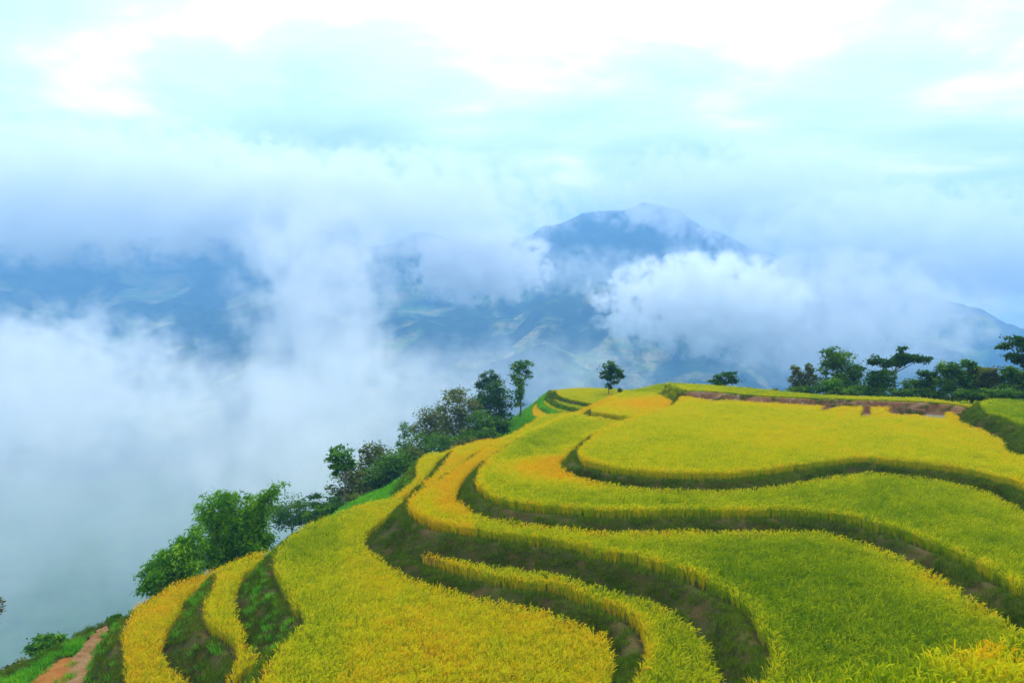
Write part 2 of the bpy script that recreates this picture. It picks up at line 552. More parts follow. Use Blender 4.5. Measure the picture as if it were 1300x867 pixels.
gx = axis(-6000, 6000, -58, 92, 0.8, 1.045)
gy = axis(-1200, 6300, -10, 170, 0.8, 1.045)
GX, GY = np.meshgrid(gx, gy)
H = hill_height(GX, GY)
valley = np.maximum(-330 + (fbm(GX / 260, GY / 260, 4, 9) - 0.5) * 110, -380) + ZC
# the spur the terraces stand on carries on to the right
side = np.clip((GX - 60) / 400, 0, 1) * np.clip(1 - np.hypot(GX - 500, GY - 60) / 1200, 0, 1) * 330
H = np.maximum(H, valley + side * 0.8)
H = np.where(GY > 2200, np.minimum(H, valley - 150), H)
nxg, nyg = len(gx), len(gy)
V = np.column_stack([GX.ravel(), GY.ravel(), H.ravel()])
i0 = (np.arange(nyg - 1)[:, None] * nxg + np.arange(nxg - 1)[None, :]).ravel()
Q = np.column_stack([i0, i0 + 1, i0 + nxg + 1, i0 + nxg])


def mat_hill():
    m, t = new_mat('hillside_turf')
    pos = t.n('ShaderNodeNewGeometry').outputs['Position']
    a = t.noise(pos, 0.05, 4, 0.6)
    b = t.noise(pos, 0.9, 5, 0.7)
    f = t.math('ADD', t.math('MULTIPLY', a, 0.6), t.math('MULTIPLY', b, 0.4))
    col = t.ramp(f, [(0.35, (0.025, 0.06, 0.012)), (0.5, (0.045, 0.12, 0.014)), (0.62, (0.07, 0.17, 0.016)), (0.75, (0.12, 0.12, 0.04))])
    bp = t.n('ShaderNodeBump', inp={'Strength': 0.8, 'Distance': 0.4, 'Height': b}).outputs[0]
    finish(t, t.n('ShaderNodeBsdfPrincipled', inp={'Base Color': col, 'Roughness': 0.95, 'Specular IOR Level': 0.1, 'Normal': bp}).outputs[0])
    return m


def mat_mountain():
    m, t = new_mat('forested_mountain')
    pos = t.n('ShaderNodeNewGeometry').outputs['Position']
    a = t.noise(pos, 0.0042, 6, 0.62, 0.4)
    b = t.noise(pos, 0.02, 5, 0.7)
    mp = t.n('ShaderNodeMapping', inp={0: pos, 3: (0.0035, 0.006, 0.02)}).outputs[0]
    c = t.noise(mp, 1.0, 4, 0.6, 1.2)
    forest = t.ramp(b, [(0.3, (0.010, 0.028, 0.014)), (0.55, (0.03, 0.065, 0.022)), (0.75, (0.07, 0.11, 0.03))])
    fields = t.ramp(c, [(0.4, (0.10, 0.19, 0.03)), (0.5, (0.24, 0.26, 0.06)), (0.58, (0.42, 0.30, 0.14)), (0.62, (0.12, 0.19, 0.04))])
    mask = t.ramp(a, [(0.52, (0, 0, 0)), (0.60, (1, 1, 1))])
    h = t.n('ShaderNodeSeparateXYZ', inp={0: pos}).outputs[2]
    low = t.math('MULTIPLY_ADD', h, -0.003, 0.75, clamp=True)       # farmed land lies low
    col = t.mix(t.math('MULTIPLY', mask, low), forest, fields)
    finish(t, t.n('ShaderNodeBsdfPrincipled', inp={'Base Color': col, 'Roughness': 1.0, 'Specular IOR Level': 0.0}).outputs[0])
    return m


M['hill'] = mat_hill()
M['mountain'] = mat_mountain()
tag(link('hillside', np_mesh('hillside', V, Q, smooth=True), (M['hill'],)), kind='structure')

mx_, my_ = np.arange(-5200, 5600, 34.0), np.arange(1000, 6200, 30.0)
MX, MY = np.meshgrid(mx_, my_)
MZ = mountain_height(MX, MY)
nmx = len(mx_)
i0 = (np.arange(len(my_) - 1)[:, None] * nmx + np.arange(nmx - 1)[None, :]).ravel()
Q = np.column_stack([i0, i0 + 1, i0 + nmx + 1, i0 + nmx])
tag(link('mountain_range', np_mesh('mountain_range', np.column_stack([MX.ravel(), MY.ravel(), MZ.ravel()]), Q, smooth=True), (M['mountain'],)), kind='structure')


def ground_z(x, y):
    """height of whatever ground is at a point (plateau top or slope)"""
    X, Y = np.array([x], float), np.array([y], float)
    best = None
    for nm in ORDER:
        if inside(FIELDS[nm]['poly'], X, Y)[0]:
            return FIELDS[nm]['zg']
    return float(hill_height(X, Y)[0])
# ------------------------------------------------------------------ scatter (stuff) by geometry nodes
def scatter_group(name, coll):
    g = bpy.data.node_groups.new(name, 'GeometryNodeTree')
    g.interface.new_socket('Geometry', in_out='INPUT', socket_type='NodeSocketGeometry')
    g.interface.new_socket('Geometry', in_out='OUTPUT', socket_type='NodeSocketGeometry')
    N = g.nodes
    gi, go = N.new('NodeGroupInput'), N.new('NodeGroupOutput')
    ci = N.new('GeometryNodeCollectionInfo')
    ci.inputs['Collection'].default_value = coll
    ci.inputs['Separate Children'].default_value = True
    ci.inputs['Reset Children'].default_value = True
    ip = N.new('GeometryNodeInstanceOnPoints')
    ip.inputs['Pick Instance'].default_value = True
    def attr(nm, typ):
        a = N.new('GeometryNodeInputNamedAttribute')
        a.data_type = typ
        a.inputs['Name'].default_value = nm
        return a.outputs[0]
    L = g.links.new
    L(gi.outputs[0], ip.inputs['Points'])
    L(ci.outputs[0], ip.inputs['Instance'])
    L(attr('kind_index', 'INT'), ip.inputs['Instance Index'])
    L(attr('rot', 'FLOAT_VECTOR'), ip.inputs['Rotation'])
    L(attr('scl', 'FLOAT_VECTOR'), ip.inputs['Scale'])
    L(ip.outputs[0], go.inputs[0])
    return g


def proto_collection(name, meshes, mat):
    c = bpy.data.collections.new(name)
    for i, me in enumerate(meshes):
        me.materials.append(mat)
        o = bpy.data.objects.new('%s_%02d' % (name, i), me)
        c.objects.link(o)
    return c, len(meshes)


def scatter(name, P, rot, scl, idx, group, mat, label, cat, ripe=None):
    at_ = {'rot': ('FLOAT_VECTOR', 'POINT', rot), 'scl': ('FLOAT_VECTOR', 'POINT', scl), 'kind_index': ('INT', 'POINT', idx)}
    if ripe is not None:
        at_['ripe'] = ('FLOAT', 'POINT', ripe)
    me = np_mesh(name, P, np.zeros((0, 3), int), at_)
    o = link(name, me, (mat,))
    md = o.modifiers.new('scatter', 'NODES')
    md.node_group = group
    tag(o, label, cat, kind='stuff')
    return o


def blade(V, T, part, tint, base, az, lean, length, width, droop, segs, pv, tv, taper=True, twist=0.6):
    """one curved strip: base point, azimuth, lean outward, length"""
    n0 = len(V)
    x, y, z = base
    a = lean
    dx, dy = math.cos(az), math.sin(az)
    sx, sy = -dy, dx
    st = length / segs
    for k in range(segs + 1):
        f = k / segs
        wv = width * (min(1.0, 0.4 + 1.5 * f) * (1 - f * 0.96) ** 0.6 if taper else (0.35 + 1.3 * math.sin(math.pi * min(1, f * 0.85 + 0.12)) * 0.6))
        ca = math.cos(twist * f)
        if k == segs and taper:
            V.append((x, y, z)); part.append(pv); tint.append(tv)
        else:
            V.append((x - sx * wv / 2, y - sy * wv / 2, z - 0.3 * wv)); V.append((x + sx * wv / 2, y + sy * wv / 2, z + 0.3 * wv))
            part += [pv, pv]; tint += [tv, tv]
        x += dx * math.sin(a) * st
        y += dy * math.sin(a) * st
        z += math.cos(a) * st
        a += droop / segs
    for k in range(segs):
        b = n0 + 2 * k
        if k == segs - 1 and taper:
            T.append((b, b + 1, b + 2))
        else:
            T.append((b, b + 1, b + 3)); T.append((b, b + 3, b + 2))


def rice_clump(V, T, part, tint, cx, cy, hs=1.0):
    tb = random.gauss(0, 0.28)
    tv = lambda: tb + random.random()
    for i in range(13):
        az = random.uniform(0, 6.283)
        r = random.uniform(0, 0.05)
        blade(V, T, part, tint, (cx + r * math.cos(az), cy + r * math.sin(az), 0), az + random.uniform(-.4, .4), random.uniform(0.02, 0.22),
              hs * random.uniform(0.62, 1.0), random.uniform(0.012, 0.022), random.uniform(0.1, 0.9), 3, random.uniform(0, 0.25), tv())
    for i in range(9):                       # stem with a drooping head
        az = random.uniform(0, 6.283)
        le = random.uniform(0.05, 0.24)
        top = hs * random.uniform(0.60, 0.84)
        bx, by, bz = cx + math.sin(le) * math.cos(az) * top, cy + math.sin(le) * math.sin(az) * top, math.cos(le) * top - 0.04
        blade(V, T, part, tint, (bx, by, bz), az, le + 0.2, random.uniform(0.16, 0.26), random.uniform(0.018, 0.032), random.uniform(0.8, 2.3), 3,
              random.uniform(0.75, 1), tv(), taper=False)


def mk_proto(name, fn):
    V, T, part, tint = [], [], [], []
    fn(V, T, part, tint)
    return np_mesh(name, np.array(V), np.array(T), {'part': ('FLOAT', 'POINT', part), 'tint': ('FLOAT', 'POINT', tint)})


PATCH = 0.66
def patch_fn(V, T, part, tint):
    k = 3
    for i in range(k):
        for j in range(k):
            rice_clump(V, T, part, tint, (i - 1) * PATCH / k + random.uniform(-.045, .045), (j - 1) * PATCH / k + random.uniform(-.045, .045), random.uniform(0.80, 1.12))


rice_set, NRICE = proto_collection('rice_plants', [mk_proto('rice_patch', patch_fn) for i in range(7)] + [mk_proto('rice_plant', lambda V, T, p, t: rice_clump(V, T, p, t, 0, 0)) for i in range(8)], M['rice'])
G_RICE = scatter_group('rice_scatter', rice_set)


def tuft_fn(h0, h1, n, rad, w0, w1):
    def fn(V, T, part, tint):
        for i in range(n):
            az = random.uniform(0, 6.283)
            r = rad * math.sqrt(random.random())
            a2 = random.uniform(0, 6.283)
            blade(V, T, part, tint, (r * math.cos(a2), r * math.sin(a2), -0.02), az, random.uniform(0.1, 0.6), random.uniform(h0, h1), random.uniform(w0, w1),
                  random.uniform(0.3, 1.4), 2, 0, random.random())
    return fn


grass_low, NLOW = proto_collection('bank_tuft', [mk_proto('bank_tuft', tuft_fn(0.10, 0.26, 46, 0.26, 0.016, 0.034)) for i in range(6)], M['grass_bank'])
grass_hi, NHI = proto_collection('slope_tuft', [mk_proto('slope_tuft', tuft_fn(0.22, 0.60, 46, 0.34, 0.03, 0.07)) for i in range(6)], M['grass_slope'])
G_LOW = scatter_group('bank_grass_scatter', grass_low)
G_HI = scatter_group('slope_grass_scatter', grass_hi)

# bare harvested strips at the back of the top field (photo pixels on its ground)
BARE = [
 [(866, 496), (885, 499), (912, 500), (942, 503), (1000, 506), (1069, 509), (1138, 511), (1185, 512), (1215, 516), (1238, 524), (1228, 527), (1205, 523), (1180, 521), (1150, 518), (1100, 517), (1069, 516), (1052, 521), (1040, 523), (1040, 519), (1055, 516), (1030, 515), (1008, 513), (990, 507), (948, 505), (932, 509), (905, 509), (882, 506)],
 [(1074, 519), (1090, 521), (1106, 523), (1108, 528), (1088, 529), (1095, 525), (1076, 522)],
 [(1118, 522), (1138, 524), (1170, 524), (1184, 522), (1205, 522), (1200, 528), (1205, 532), (1180, 530), (1160, 527), (1135, 527)],
]
def bare_outline(poly):
    # the near side is where the canopy stops, the far side where the soil meets the next crop
    ys = np.array([p[1] for p in poly])
    xs = np.array([p[0] for p in poly])
    out = []
    for x, y in poly:
        near_ = y >= ys[np.abs(xs - x) < 16].mean()
        out.append(unproj(x, y, FIELDS['T1']['z'] - (0.05 if near_ else RICE_H)))
    return np.array(out)


BARE = [bare_outline(poly) for poly in BARE]


def clearance(nm, X, Y):
    F = FIELDS[nm]
    clear = np.full(X.shape, 1e9)
    for up in ORDER:
        U = FIELDS[up]
        if U['z'] <= F['z'] + 0.05:
            continue
        Pu = U['poly'][::2]
        m = (X > Pu[:, 0].min() - 4) & (X < Pu[:, 0].max() + 4) & (Y > Pu[:, 1].min() - 4) & (Y < Pu[:, 1].max() + 4)
        if not m.any():
            continue
        du = dist_to(Pu, X[m], Y[m])
        du = np.where(inside(Pu, X[m], Y[m]), -du, du)
        run = 0.30 + (U['zg'] - F['zg']) * BANK_K * 0.92 + (0.25 if nm == 'T5' and up == 'T3' else 0)
        clear[m] = np.minimum(clear[m], du - run)
    return clear


def visible_split(nm):
    """rice points of one field: interior patch points, and single plants along its lip and its inner bank"""
    F = FIELDS[nm]
    C = F['poly'][::2]
    lo, hi = C.min(0) - 1, C.max(0) + 1
    x, y = np.arange(lo[0], hi[0], PATCH), np.arange(lo[1], hi[1], PATCH)
    X, Y = np.meshgrid(x, y)
    X = X + (np.arange(len(y))[:, None] % 2) * PATCH * 0.5
    X, Y = X.ravel(), Y.ravel()
    k = frustum(X, Y, F['z'] + ZC, 0.35 if nm == 'FORE' else 0.16) & (X < 74) & (Y < 170)
    X, Y = X[k], Y[k]
    d = dist_to(C, X, Y)
    d = np.where(inside(C, X, Y), d, -d)
    k = d > -0.6
    X, Y, d = X[k], Y[k], d[k]
    c = clearance(nm, X, Y)
    k = c > -0.6
    X, Y, d, c = X[k], Y[k], d[k], c[k]
    full = (d > 0.66) & (c > 0.36)
    if nm == 'T1':
        for B in BARE:
            full &= dist_to(B, X, Y) > 0.55
    seeds = ~full
    st = PATCH / 3
    ox, oy = np.meshgrid((-st, 0, st), (-st, 0, st))
    Xe = (X[seeds][:, None] + ox.ravel()[None, :]).ravel()
    Ye = (Y[seeds][:, None] + oy.ravel()[None, :]).ravel()
    de = dist_to(C, Xe, Ye)
    de = np.where(inside(C, Xe, Ye), de, -de)
    ce = clearance(nm, Xe, Ye)
    ke = (de > (0.34 if nm != 'T0' else 0.6)) & (ce > 0.02)
    out = []
    for X_, Y_, d_, c_, k, jit in ((X, Y, d, c, full, 0.05), (Xe, Ye, de, ce, ke, 0.055)):
        if nm == 'T1':
            k = k.copy()
            for B in BARE:
                k &= ~inside(B, X_, Y_)
        n = int(k.sum())
        out.append((X_[k] + rng.uniform(-jit, jit, n), Y_[k] + rng.uniform(-jit, jit, n), d_[k], c_[k]))
    return out


def ripeness(nm, X, Y, d, clear):
    F = FIELDS[nm]
    r = np.full(X.shape, F['ripe'])
    r = r + (fbm(X * 0.09, Y * 0.06, 3, 31) - 0.5) * 0.42
    r = r + {'T4': 0.65, 'T3': 0.55, 'T2': 0.48, 'T1': 0.3}.get(nm, 0.25) * np.exp(-np.clip(d - 0.34, 0, None) / 0.36)                                    # outer rows ripen first
    inner = {'T2': 0.36, 'T3': 0.58, 'T4': 0.26, 'T5': 0.12, 'T1': 0.18}.get(nm, 0.15)
    wobble = 0.5 + fbm(X * 0.12, Y * 0.12, 2, 77)
    r = r + inner * np.exp(-np.clip(clear, 0, None) / (1.3 * wobble))
    px = CX + FPX * X / Y
    if nm == 'T2':                                                     # golden corner round the upper terrace
        gx_, gy_ = unproj(712, 592, F['z'])
        r = r + 0.75 * np.exp(-((X - gx_) ** 2 + (Y - gy_) ** 2) / 26.0)
        r = r - 0.08 * (px > 1100)
    if nm == 'T1B':
        gx_, gy_ = unproj(835, 512, F['z'])
        r = r - 0.25 + 0.6 * np.exp(-((X - gx_) ** 2 + (Y - gy_) ** 2) / 90.0)
    if nm == 'T1':
        r = r + 0.06 * np.clip((Y - 55) / 25, -1, 1)
    if nm == 'T3':
        r = r + 0.35 * np.exp(-((px - 590) / 40) ** 2) * (Y > 48) + 0.12 * (px < 900) + 0.3 * (px < 600)
    if nm == 'FORE':
        r = r + (fbm(X * 0.7, Y * 0.7, 3, 91) - 0.5) * 1.2
    if nm == 'T5':
        r = r + 0.12 * (px > 430) - 0.22 * np.exp(-((X + 10.5) ** 2 + (Y - 37) ** 2) / 14) - 0.15 * np.exp(-((X + 13) ** 2 + (Y - 48) ** 2) / 14)
    return np.clip(r, 0, 1)


RICE_LABEL = {
 'T0R': 'bright green young rice on the small raised terrace by the hedge trees',
 'T0': 'narrow strip of yellow-green rice above the bare brown soil bank',
 'T1': 'broad lime-yellow rice on the topmost large terrace with harvested soil behind it',
 'T1B': 'orange-tinged rice on the far shoulder beyond the top terrace',
 'T2': 'green rice with a golden corner, wrapping round the topmost large terrace',
 'T3': 'wide dark green rice on the third terrace, yellow along its curved bank',
 'T4': 'green tongue of rice between two curved banks above the big golden field',
 'T4B': 'small golden rice strip beside the narrow notch on the ridge edge',
 'T5': 'large golden ripe rice field on the bulging lower terrace',
 'T6': 'S-shaped yellow-green rice strip below the big golden field',
 'T7': 'lowest orange-yellow rice strip on the ridge beside the dirt path',
 'FORE': 'long yellow and orange rice leaves on the close grassy shoulder',
 'K1': 'yellow rice on the top of the distant knoll with a lone tree',
 'K2': 'green rice on the second step of the distant knoll',
 'K3': 'green rice on the third step of the distant knoll',
 'K4': 'thin golden rice ribbon round the foot of the distant knoll',
}
for nm in ORDER:
    if FIELDS[nm]['ripe'] is None:
        continue
    F = FIELDS[nm]
    (X, Y, d, c), (X2, Y2, d2, c2) = visible_split(nm)
    n, n2 = len(X), len(X2)
    sc = 1.25 if nm == 'FORE' else F['rh'] / 0.80
    parts = []
    for single, (x, y, dd, cc) in enumerate(((X, Y, d, c), (X2, Y2, d2, c2))):
        m = len(x)
        lump = 0.92 + 0.16 * fbm(x * 0.8, y * 0.8, 2, 4)
        rot = np.column_stack([rng.normal(0, .05, m), rng.normal(0, .05, m), rng.uniform(0, 6.283, m) if single else rng.integers(0, 4, m) * 1.5708 + rng.normal(0, .12, m)])
        s = sc * lump * rng.uniform(0.93, 1.07, m)
        scl = np.column_stack([np.full(m, 1.06), np.full(m, 1.06), s])
        if nm == 'FORE':
            scl[:, :2] *= 1.2
        z = np.full(m, F['zg']) + (0.03 if single else 0)
        parts.append((np.column_stack([x, y, z]), rot, scl, rng.integers(7, NRICE, m) if single else rng.integers(0, 7, m), ripeness(nm, x, y, dd, cc)))
    if nm == 'T1B':                       # rice also climbs the low rise towards the crest strip
        R0 = np.concatenate(FIELDS['T0']['rows'][2:12])
        R0 = R0[(CX + FPX * R0[:, 0] / R0[:, 1] < 874) & (R0[:, 1] > 90)]
        R0 = R0[rng.random(len(R0)) < 0.9]
        R0[:, :2] += rng.normal(0, 0.12, (len(R0), 2))
        m = len(R0)
        parts.append((R0 - [0, 0, 0.08], np.column_stack([rng.normal(0, .1, m), rng.normal(0, .1, m), rng.uniform(0, 6.283, m)]), np.column_stack([np.full(m, 1.1), np.full(m, 1.1), rng.uniform(0.5, 0.7, m)]), rng.integers(7, NRICE, m), np.clip(0.45 + rng.normal(0, .1, m), 0, 1)))
    P, rot, scl, idx, rp = (np.concatenate(q) for q in zip(*parts))
    scatter('rice_crop', P, rot, scl, idx, G_RICE, M['rice'], RICE_LABEL[nm], 'rice', rp)

BANK_LABEL = {
 'T0R': 'grassy bank of the small raised green terrace by the hedge',
 'T0': 'thin grass on the brown soil bank behind the topmost field',
 'T1': 'grass on the curved bank of the topmost large rice terrace',
 'T1B': 'grass edging the orange-tinged shoulder field',
 'T2': 'grass on the long wavy bank of the second rice terrace',
 'T3': 'grass on the tall sweeping bank of the third rice terrace',
 'T4': 'grass on the bank below the green tongue of rice',
 'T4B': 'grass in the narrow notch beside the golden ridge strip',
 'T5': 'grass on the steep bank below the large golden field',
 'T6': 'grass on the steep bank below the S-shaped rice strip',
 'T7': 'grass on the bank between the lowest strip and the path',
 'PATH': 'grass on the outer bank of the dirt path shoulder',
 'FORE': 'grass on the bank of the close shoulder',
 'K1': 'grass on the top bank of the distant knoll',
 'K2': 'grass on the second bank of the distant knoll',
 'K3': 'grass on the third bank of the distant knoll',
 'K4': 'grass under the golden ribbon of the distant knoll',
}
# grass on the banks: sample the bank strips
for nm in ORDER:
    F = FIELDS[nm]
    rows = F['rows']
    pts = []
    n = len(rows[0])
    area = []
    for j in range(1, len(rows) - 1):
        cnt = int(n * 0.35 * 0.24 * (30 if j > 1 else 22))
        i = rng.integers(0, n, cnt)
        a, b = rng.random(cnt)[:, None], rng.random(cnt)[:, None]
        p = (rows[j][i] * (1 - a) + rows[j][(i + 1) % n] * a) * (1 - b) + (rows[j + 1][i] * (1 - a) + rows[j + 1][(i + 1) % n] * a) * b
        pts.append(p)
    P = np.concatenate(pts)
    k = frustum(P[:, 0], P[:, 1], P[:, 2], 0.06) & (P[:, 1] < 165)
    P = P[k]
    # keep what is above the ground around it
    for lo_ in ORDER:
        L_ = FIELDS[lo_]
        if lo_ == nm:
            continue
        if L_['zg'] < F['zg']:
            P = P[~((P[:, 2] < L_['zg'] - 0.05) & inside(L_['poly'][::2], P[:, 0], P[:, 1]))]
        else:
            P = P[~inside(L_['poly'][::2], P[:, 0], P[:, 1])]
    # worn gaps where soil shows
    gap = fbm(P[:, 0] * 1.1, P[:, 1] * 1.1 + P[:, 2] * 1.5, 3, 8)
    pxs = CX + FPX * P[:, 0] / P[:, 1]
    P = P[gap < (0.63 if nm != 'T0' else np.where((pxs < 872) | (pxs > 1228), 0.7, 0.33))]
    m = len(P)
    if not m:
        continue
    lush = nm in ('K3', 'K4')
    s = rng.uniform(0.6, 1.3, m) * (0.6 if lush else 1.0)
    scatter('bank_grass', P, np.column_stack([rng.normal(0, .2, m), rng.normal(0, .2, m), rng.uniform(0, 6.283, m)]), np.column_stack([s, s, s]),
            rng.integers(0, NLOW, m), G_HI if lush else G_LOW, M['grass_slope' if lush else 'grass_bank'], BANK_LABEL[nm], 'grass')
# ------------------------------------------------------------------ dirt path, stubble, slope grass
def strip(pts, widths, zrel, lift, name, mat):
    """a trodden strip on a plateau: centre line in photo pixels on the plane zrel"""
    P = np.array([unproj(a, b, zrel) for a, b in pts])
    t = np.linspace(0, len(P) - 1, 40)
    Cc = np.column_stack([np.interp(t, np.arange(len(P)), P[:, k]) for k in (0, 1)])
    wd = np.interp(t, np.arange(len(P)), widths)
    d = np.gradient(Cc, axis=0)
    nn = np.stack([d[:, 1], -d[:, 0]], 1) / np.linalg.norm(d, axis=1)[:, None]
    V, Q = [], []
    m = 7
    for i in range(40):
        for j in range(m):
            f = j / (m - 1) * 2 - 1
            jag = (vnoise(i * 0.7, j * 3.3 + (f > 0) * 9, 3) - 0.5) * 0.35 * (abs(f) > 0.9)
            p = Cc[i] + nn[i] * (f * wd[i] / 2 + jag * np.sign(f))
            V.append((p[0], p[1], zrel + ZC + lift + 0.10 * (1 - abs(f)) + (vnoise(i * 0.9, j * 1.1, 5) - 0.5) * 0.12))
    for i in range(39):
        for j in range(m - 1):
            a = i * m + j
            Q.append((a, a + 1, a + m + 1, a + m))
    return link(name, np_mesh(name, np.array(V), np.array(Q), smooth=True), (mat,))


ZP = FIELDS['PATH']['z']
PATH_PX = [(133, 798), (124, 808), (116, 820), (108, 834), (103, 850), (100, 868), (96, 890)]
tag(strip(PATH_PX, [0.5, 0.7, 0.95, 1.2, 1.2, 1.3, 1.4], ZP, 0.10, 'dirt_path', M['path']), kind='structure')
tag(strip([(86, 838), (76, 850), (66, 862), (56, 880)], [0.7, 1.4, 1.8, 2.0], ZP, 0.09, 'clay_bank', M['clay']), kind='structure')
path_line = np.array([unproj(a, b, ZP) for a, b in PATH_PX])
clay_line = np.array([unproj(a, b, ZP) for a, b in [(86, 838), (76, 850), (66, 862), (56, 880)]])

# bare soil patches and pale cut stubble behind the top field
for B in BARE:
    C = catmull(B, 0.4)
    tri = np.array(tessellate_polygon([[Vector((a, b, 0)) for a, b in C]]), dtype=int)
    zz = FIELDS['T1']['zg'] + 0.05 + 0.10 * fbm(C[:, 0], C[:, 1], 2, 2)
    tag(link('bare_soil', np_mesh('bare_soil', np.column_stack([C, zz]), tri), (M['dirt'],)), kind='structure')


def stub_fn(V, T, part, tint):
    for i in range(12):
        az, r, a2 = random.uniform(0, 6.283), 0.20 * math.sqrt(random.random()), random.uniform(0, 6.283)
        blade(V, T, part, tint, (r * math.cos(a2), r * math.sin(a2), 0), az, random.uniform(0.05, 0.5), random.uniform(0.15, 0.36), random.uniform(0.018, 0.04), 0.3, 1, 0, random.random())


stubs, NST = proto_collection('stubble_tuft', [mk_proto('stubble_tuft', stub_fn) for i in range(3)], M['stubble'])
G_ST = scatter_group('stubble_scatter', stubs)
sp = []
rows = FIELDS['T0']['rows']
for i in range(5200):
    j = random.randint(3, 7)
    p = rows[j][random.randrange(len(rows[j]))]
    px = CX + FPX * p[0] / p[1]
    dens = 0.6 if 880 < px < 945 else (0.35 if 1004 < px < 1045 else (0.16 if 1045 < px < 1190 else 0.0))
    if random.random() < dens and fbm(p[0] * 1.5, p[2] * 2, 2, 14) > 0.42:
        sp.append((p[0] + random.uniform(-.15, .15), p[1] + random.uniform(-.1, .1), p[2]))
for i in range(700):
    q = unproj(random.uniform(1176, 1206), random.uniform(525, 531), FIELDS['T1']['z'] - random.uniform(0.3, 0.78))
    if any(inside(B, np.array([q[0]]), np.array([q[1]]))[0] for B in BARE):
        sp.append((q[0], q[1], FIELDS['T1']['zg'] + 0.05))
sp = np.array(sp)
m = len(sp)
s_ = rng.uniform(0.7, 1.3, m)
scatter('rice_stubble', sp, np.column_stack([np.zeros(m), np.zeros(m), rng.uniform(0, 6.28, m)]), np.column_stack([s_, s_, s_]), rng.integers(0, NST, m), G_ST, M['stubble'],
        'pale cut rice stubble on the bare soil behind the top terrace', 'stubble')

# grass on the open slope beside the terraces
n = 60000
X, Y = rng.uniform(-40, 20, n), rng.uniform(33, 150, n)
k = np.ones(n, bool)
dmin = np.full(n, 1e9)
for nm in ORDER:
    Pz = FIELDS[nm]['poly'][::3]
    i = inside(Pz, X, Y)
    k &= ~i
    dmin = np.minimum(dmin, dist_to(Pz[::2], X, Y))
k &= (dmin < 15) & frustum(X, Y, np.full(n, ZC - 18.0), 0.08)
k &= rng.random(n) < np.clip(1.25 - dmin / 14, 0.1, 1)
X, Y = X[k], Y[k]
Z = hill_height(X, Y)
P1 = np.column_stack([X, Y, Z - 0.03])
# and on the path shoulder, leaving the trodden strip clear
C = FIELDS['PATH']['poly']
n = 5200
X, Y = rng.uniform(C[:, 0].min(), C[:, 0].max(), n), rng.uniform(C[:, 1].min(), C[:, 1].max(), n)
k = inside(C, X, Y) & ~inside(FIELDS['T7']['poly'], X, Y)
def dline(L, X, Y):
    return np.min([dist_to(np.array([L[i], L[i + 1]]), X, Y) for i in range(len(L) - 1)], axis=0)
k &= (dline(path_line, X, Y) > 0.40 + 0.3 * rng.random(len(X))) & (dline(clay_line, X, Y) > 0.45 + 0.5 * rng.random(len(X)))
P2 = np.column_stack([X[k], Y[k], np.full(k.sum(), FIELDS['PATH']['zg'] + 0.02)])
# rank weeds on the two tall banks of the lower strips
pts = []
for nm in ('T5', 'T6', 'T7', 'PATH', 'K4', 'K3', 'K2'):
    rows = FIELDS[nm]['rows']
    nn_ = len(rows[0])
    for j in range(3, len(rows) - 1):
        c_ = int(nn_ * 0.35 * 0.24 * 4.5)
        i = rng.integers(0, nn_, c_)
        a = rng.random(c_)[:, None]
        p = rows[j][i] * (1 - a) + rows[j][(i + 1) % nn_] * a
        p = p[(fbm(p[:, 0] * 0.6, p[:, 1] * 0.6, 3, 61) > 0.47) | (p[:, 1] > 57)]
        up = np.zeros(len(p), bool)
        for o_ in ORDER:
            if o_ != nm:
                up |= inside(FIELDS[o_]['poly'][::3], p[:, 0], p[:, 1]) & (p[:, 2] < FIELDS[o_]['zg'] + 0.0)
        pts.append(p[~up & ((p[:, 0] < -4) | (nm[0] == 'K')) & frustum(p[:, 0], p[:, 1], p[:, 2], 0.05)])
P3 = np.concatenate(pts)
for P, lab, sc in ((P1, 'bright green grass on the open slope under the forest edge', 1.0), (P2, 'green grass on the shoulder beside the orange dirt path', 0.75), (P3, 'rank green weeds on the steep banks of the lower rice strips', 0.6)):
    m = len(P)
    s_ = rng.uniform(0.6, 1.35, m) * sc
    scatter('wild_grass', P, np.column_stack([rng.normal(0, .15, m), rng.normal(0, .15, m), rng.uniform(0, 6.283, m)]), np.column_stack([s_, s_, s_]), rng.integers(0, NHI, m), G_HI, M['grass_slope'], lab, 'grass')


# ------------------------------------------------------------------ trees
def mat_leaf(name, dark, mid, light):
    m, t = new_mat(name)
    rnd = t.n('ShaderNodeAttribute', attribute_name='tint').outputs['Fac']
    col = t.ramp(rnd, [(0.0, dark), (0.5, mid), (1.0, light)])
    finish(t, leafy(t, col, 0.38, 0.5))
    return m


LEAF = {
 'bamboo': mat_leaf('bamboo_leaf', (0.045, 0.14, 0.009), (0.13, 0.32, 0.014), (0.38, 0.56, 0.03)),
 'fresh': mat_leaf('fresh_leaf', (0.035, 0.11, 0.010), (0.08, 0.22, 0.014), (0.24, 0.40, 0.03)),
 'dark': mat_leaf('dark_leaf', (0.018, 0.058, 0.010), (0.042, 0.115, 0.015), (0.11, 0.22, 0.025)),
 'mid': mat_leaf('mid_leaf', (0.034, 0.088, 0.010), (0.08, 0.185, 0.015), (0.21, 0.34, 0.025)),
 'olive': mat_leaf('olive_leaf', (0.055, 0.080, 0.014), (0.12, 0.15, 0.024), (0.23, 0.25, 0.04)),
 'red': mat_leaf('reddish_leaf', (0.10, 0.03, 0.015), (0.14, 0.08, 0.02), (0.09, 0.18, 0.03)),
}


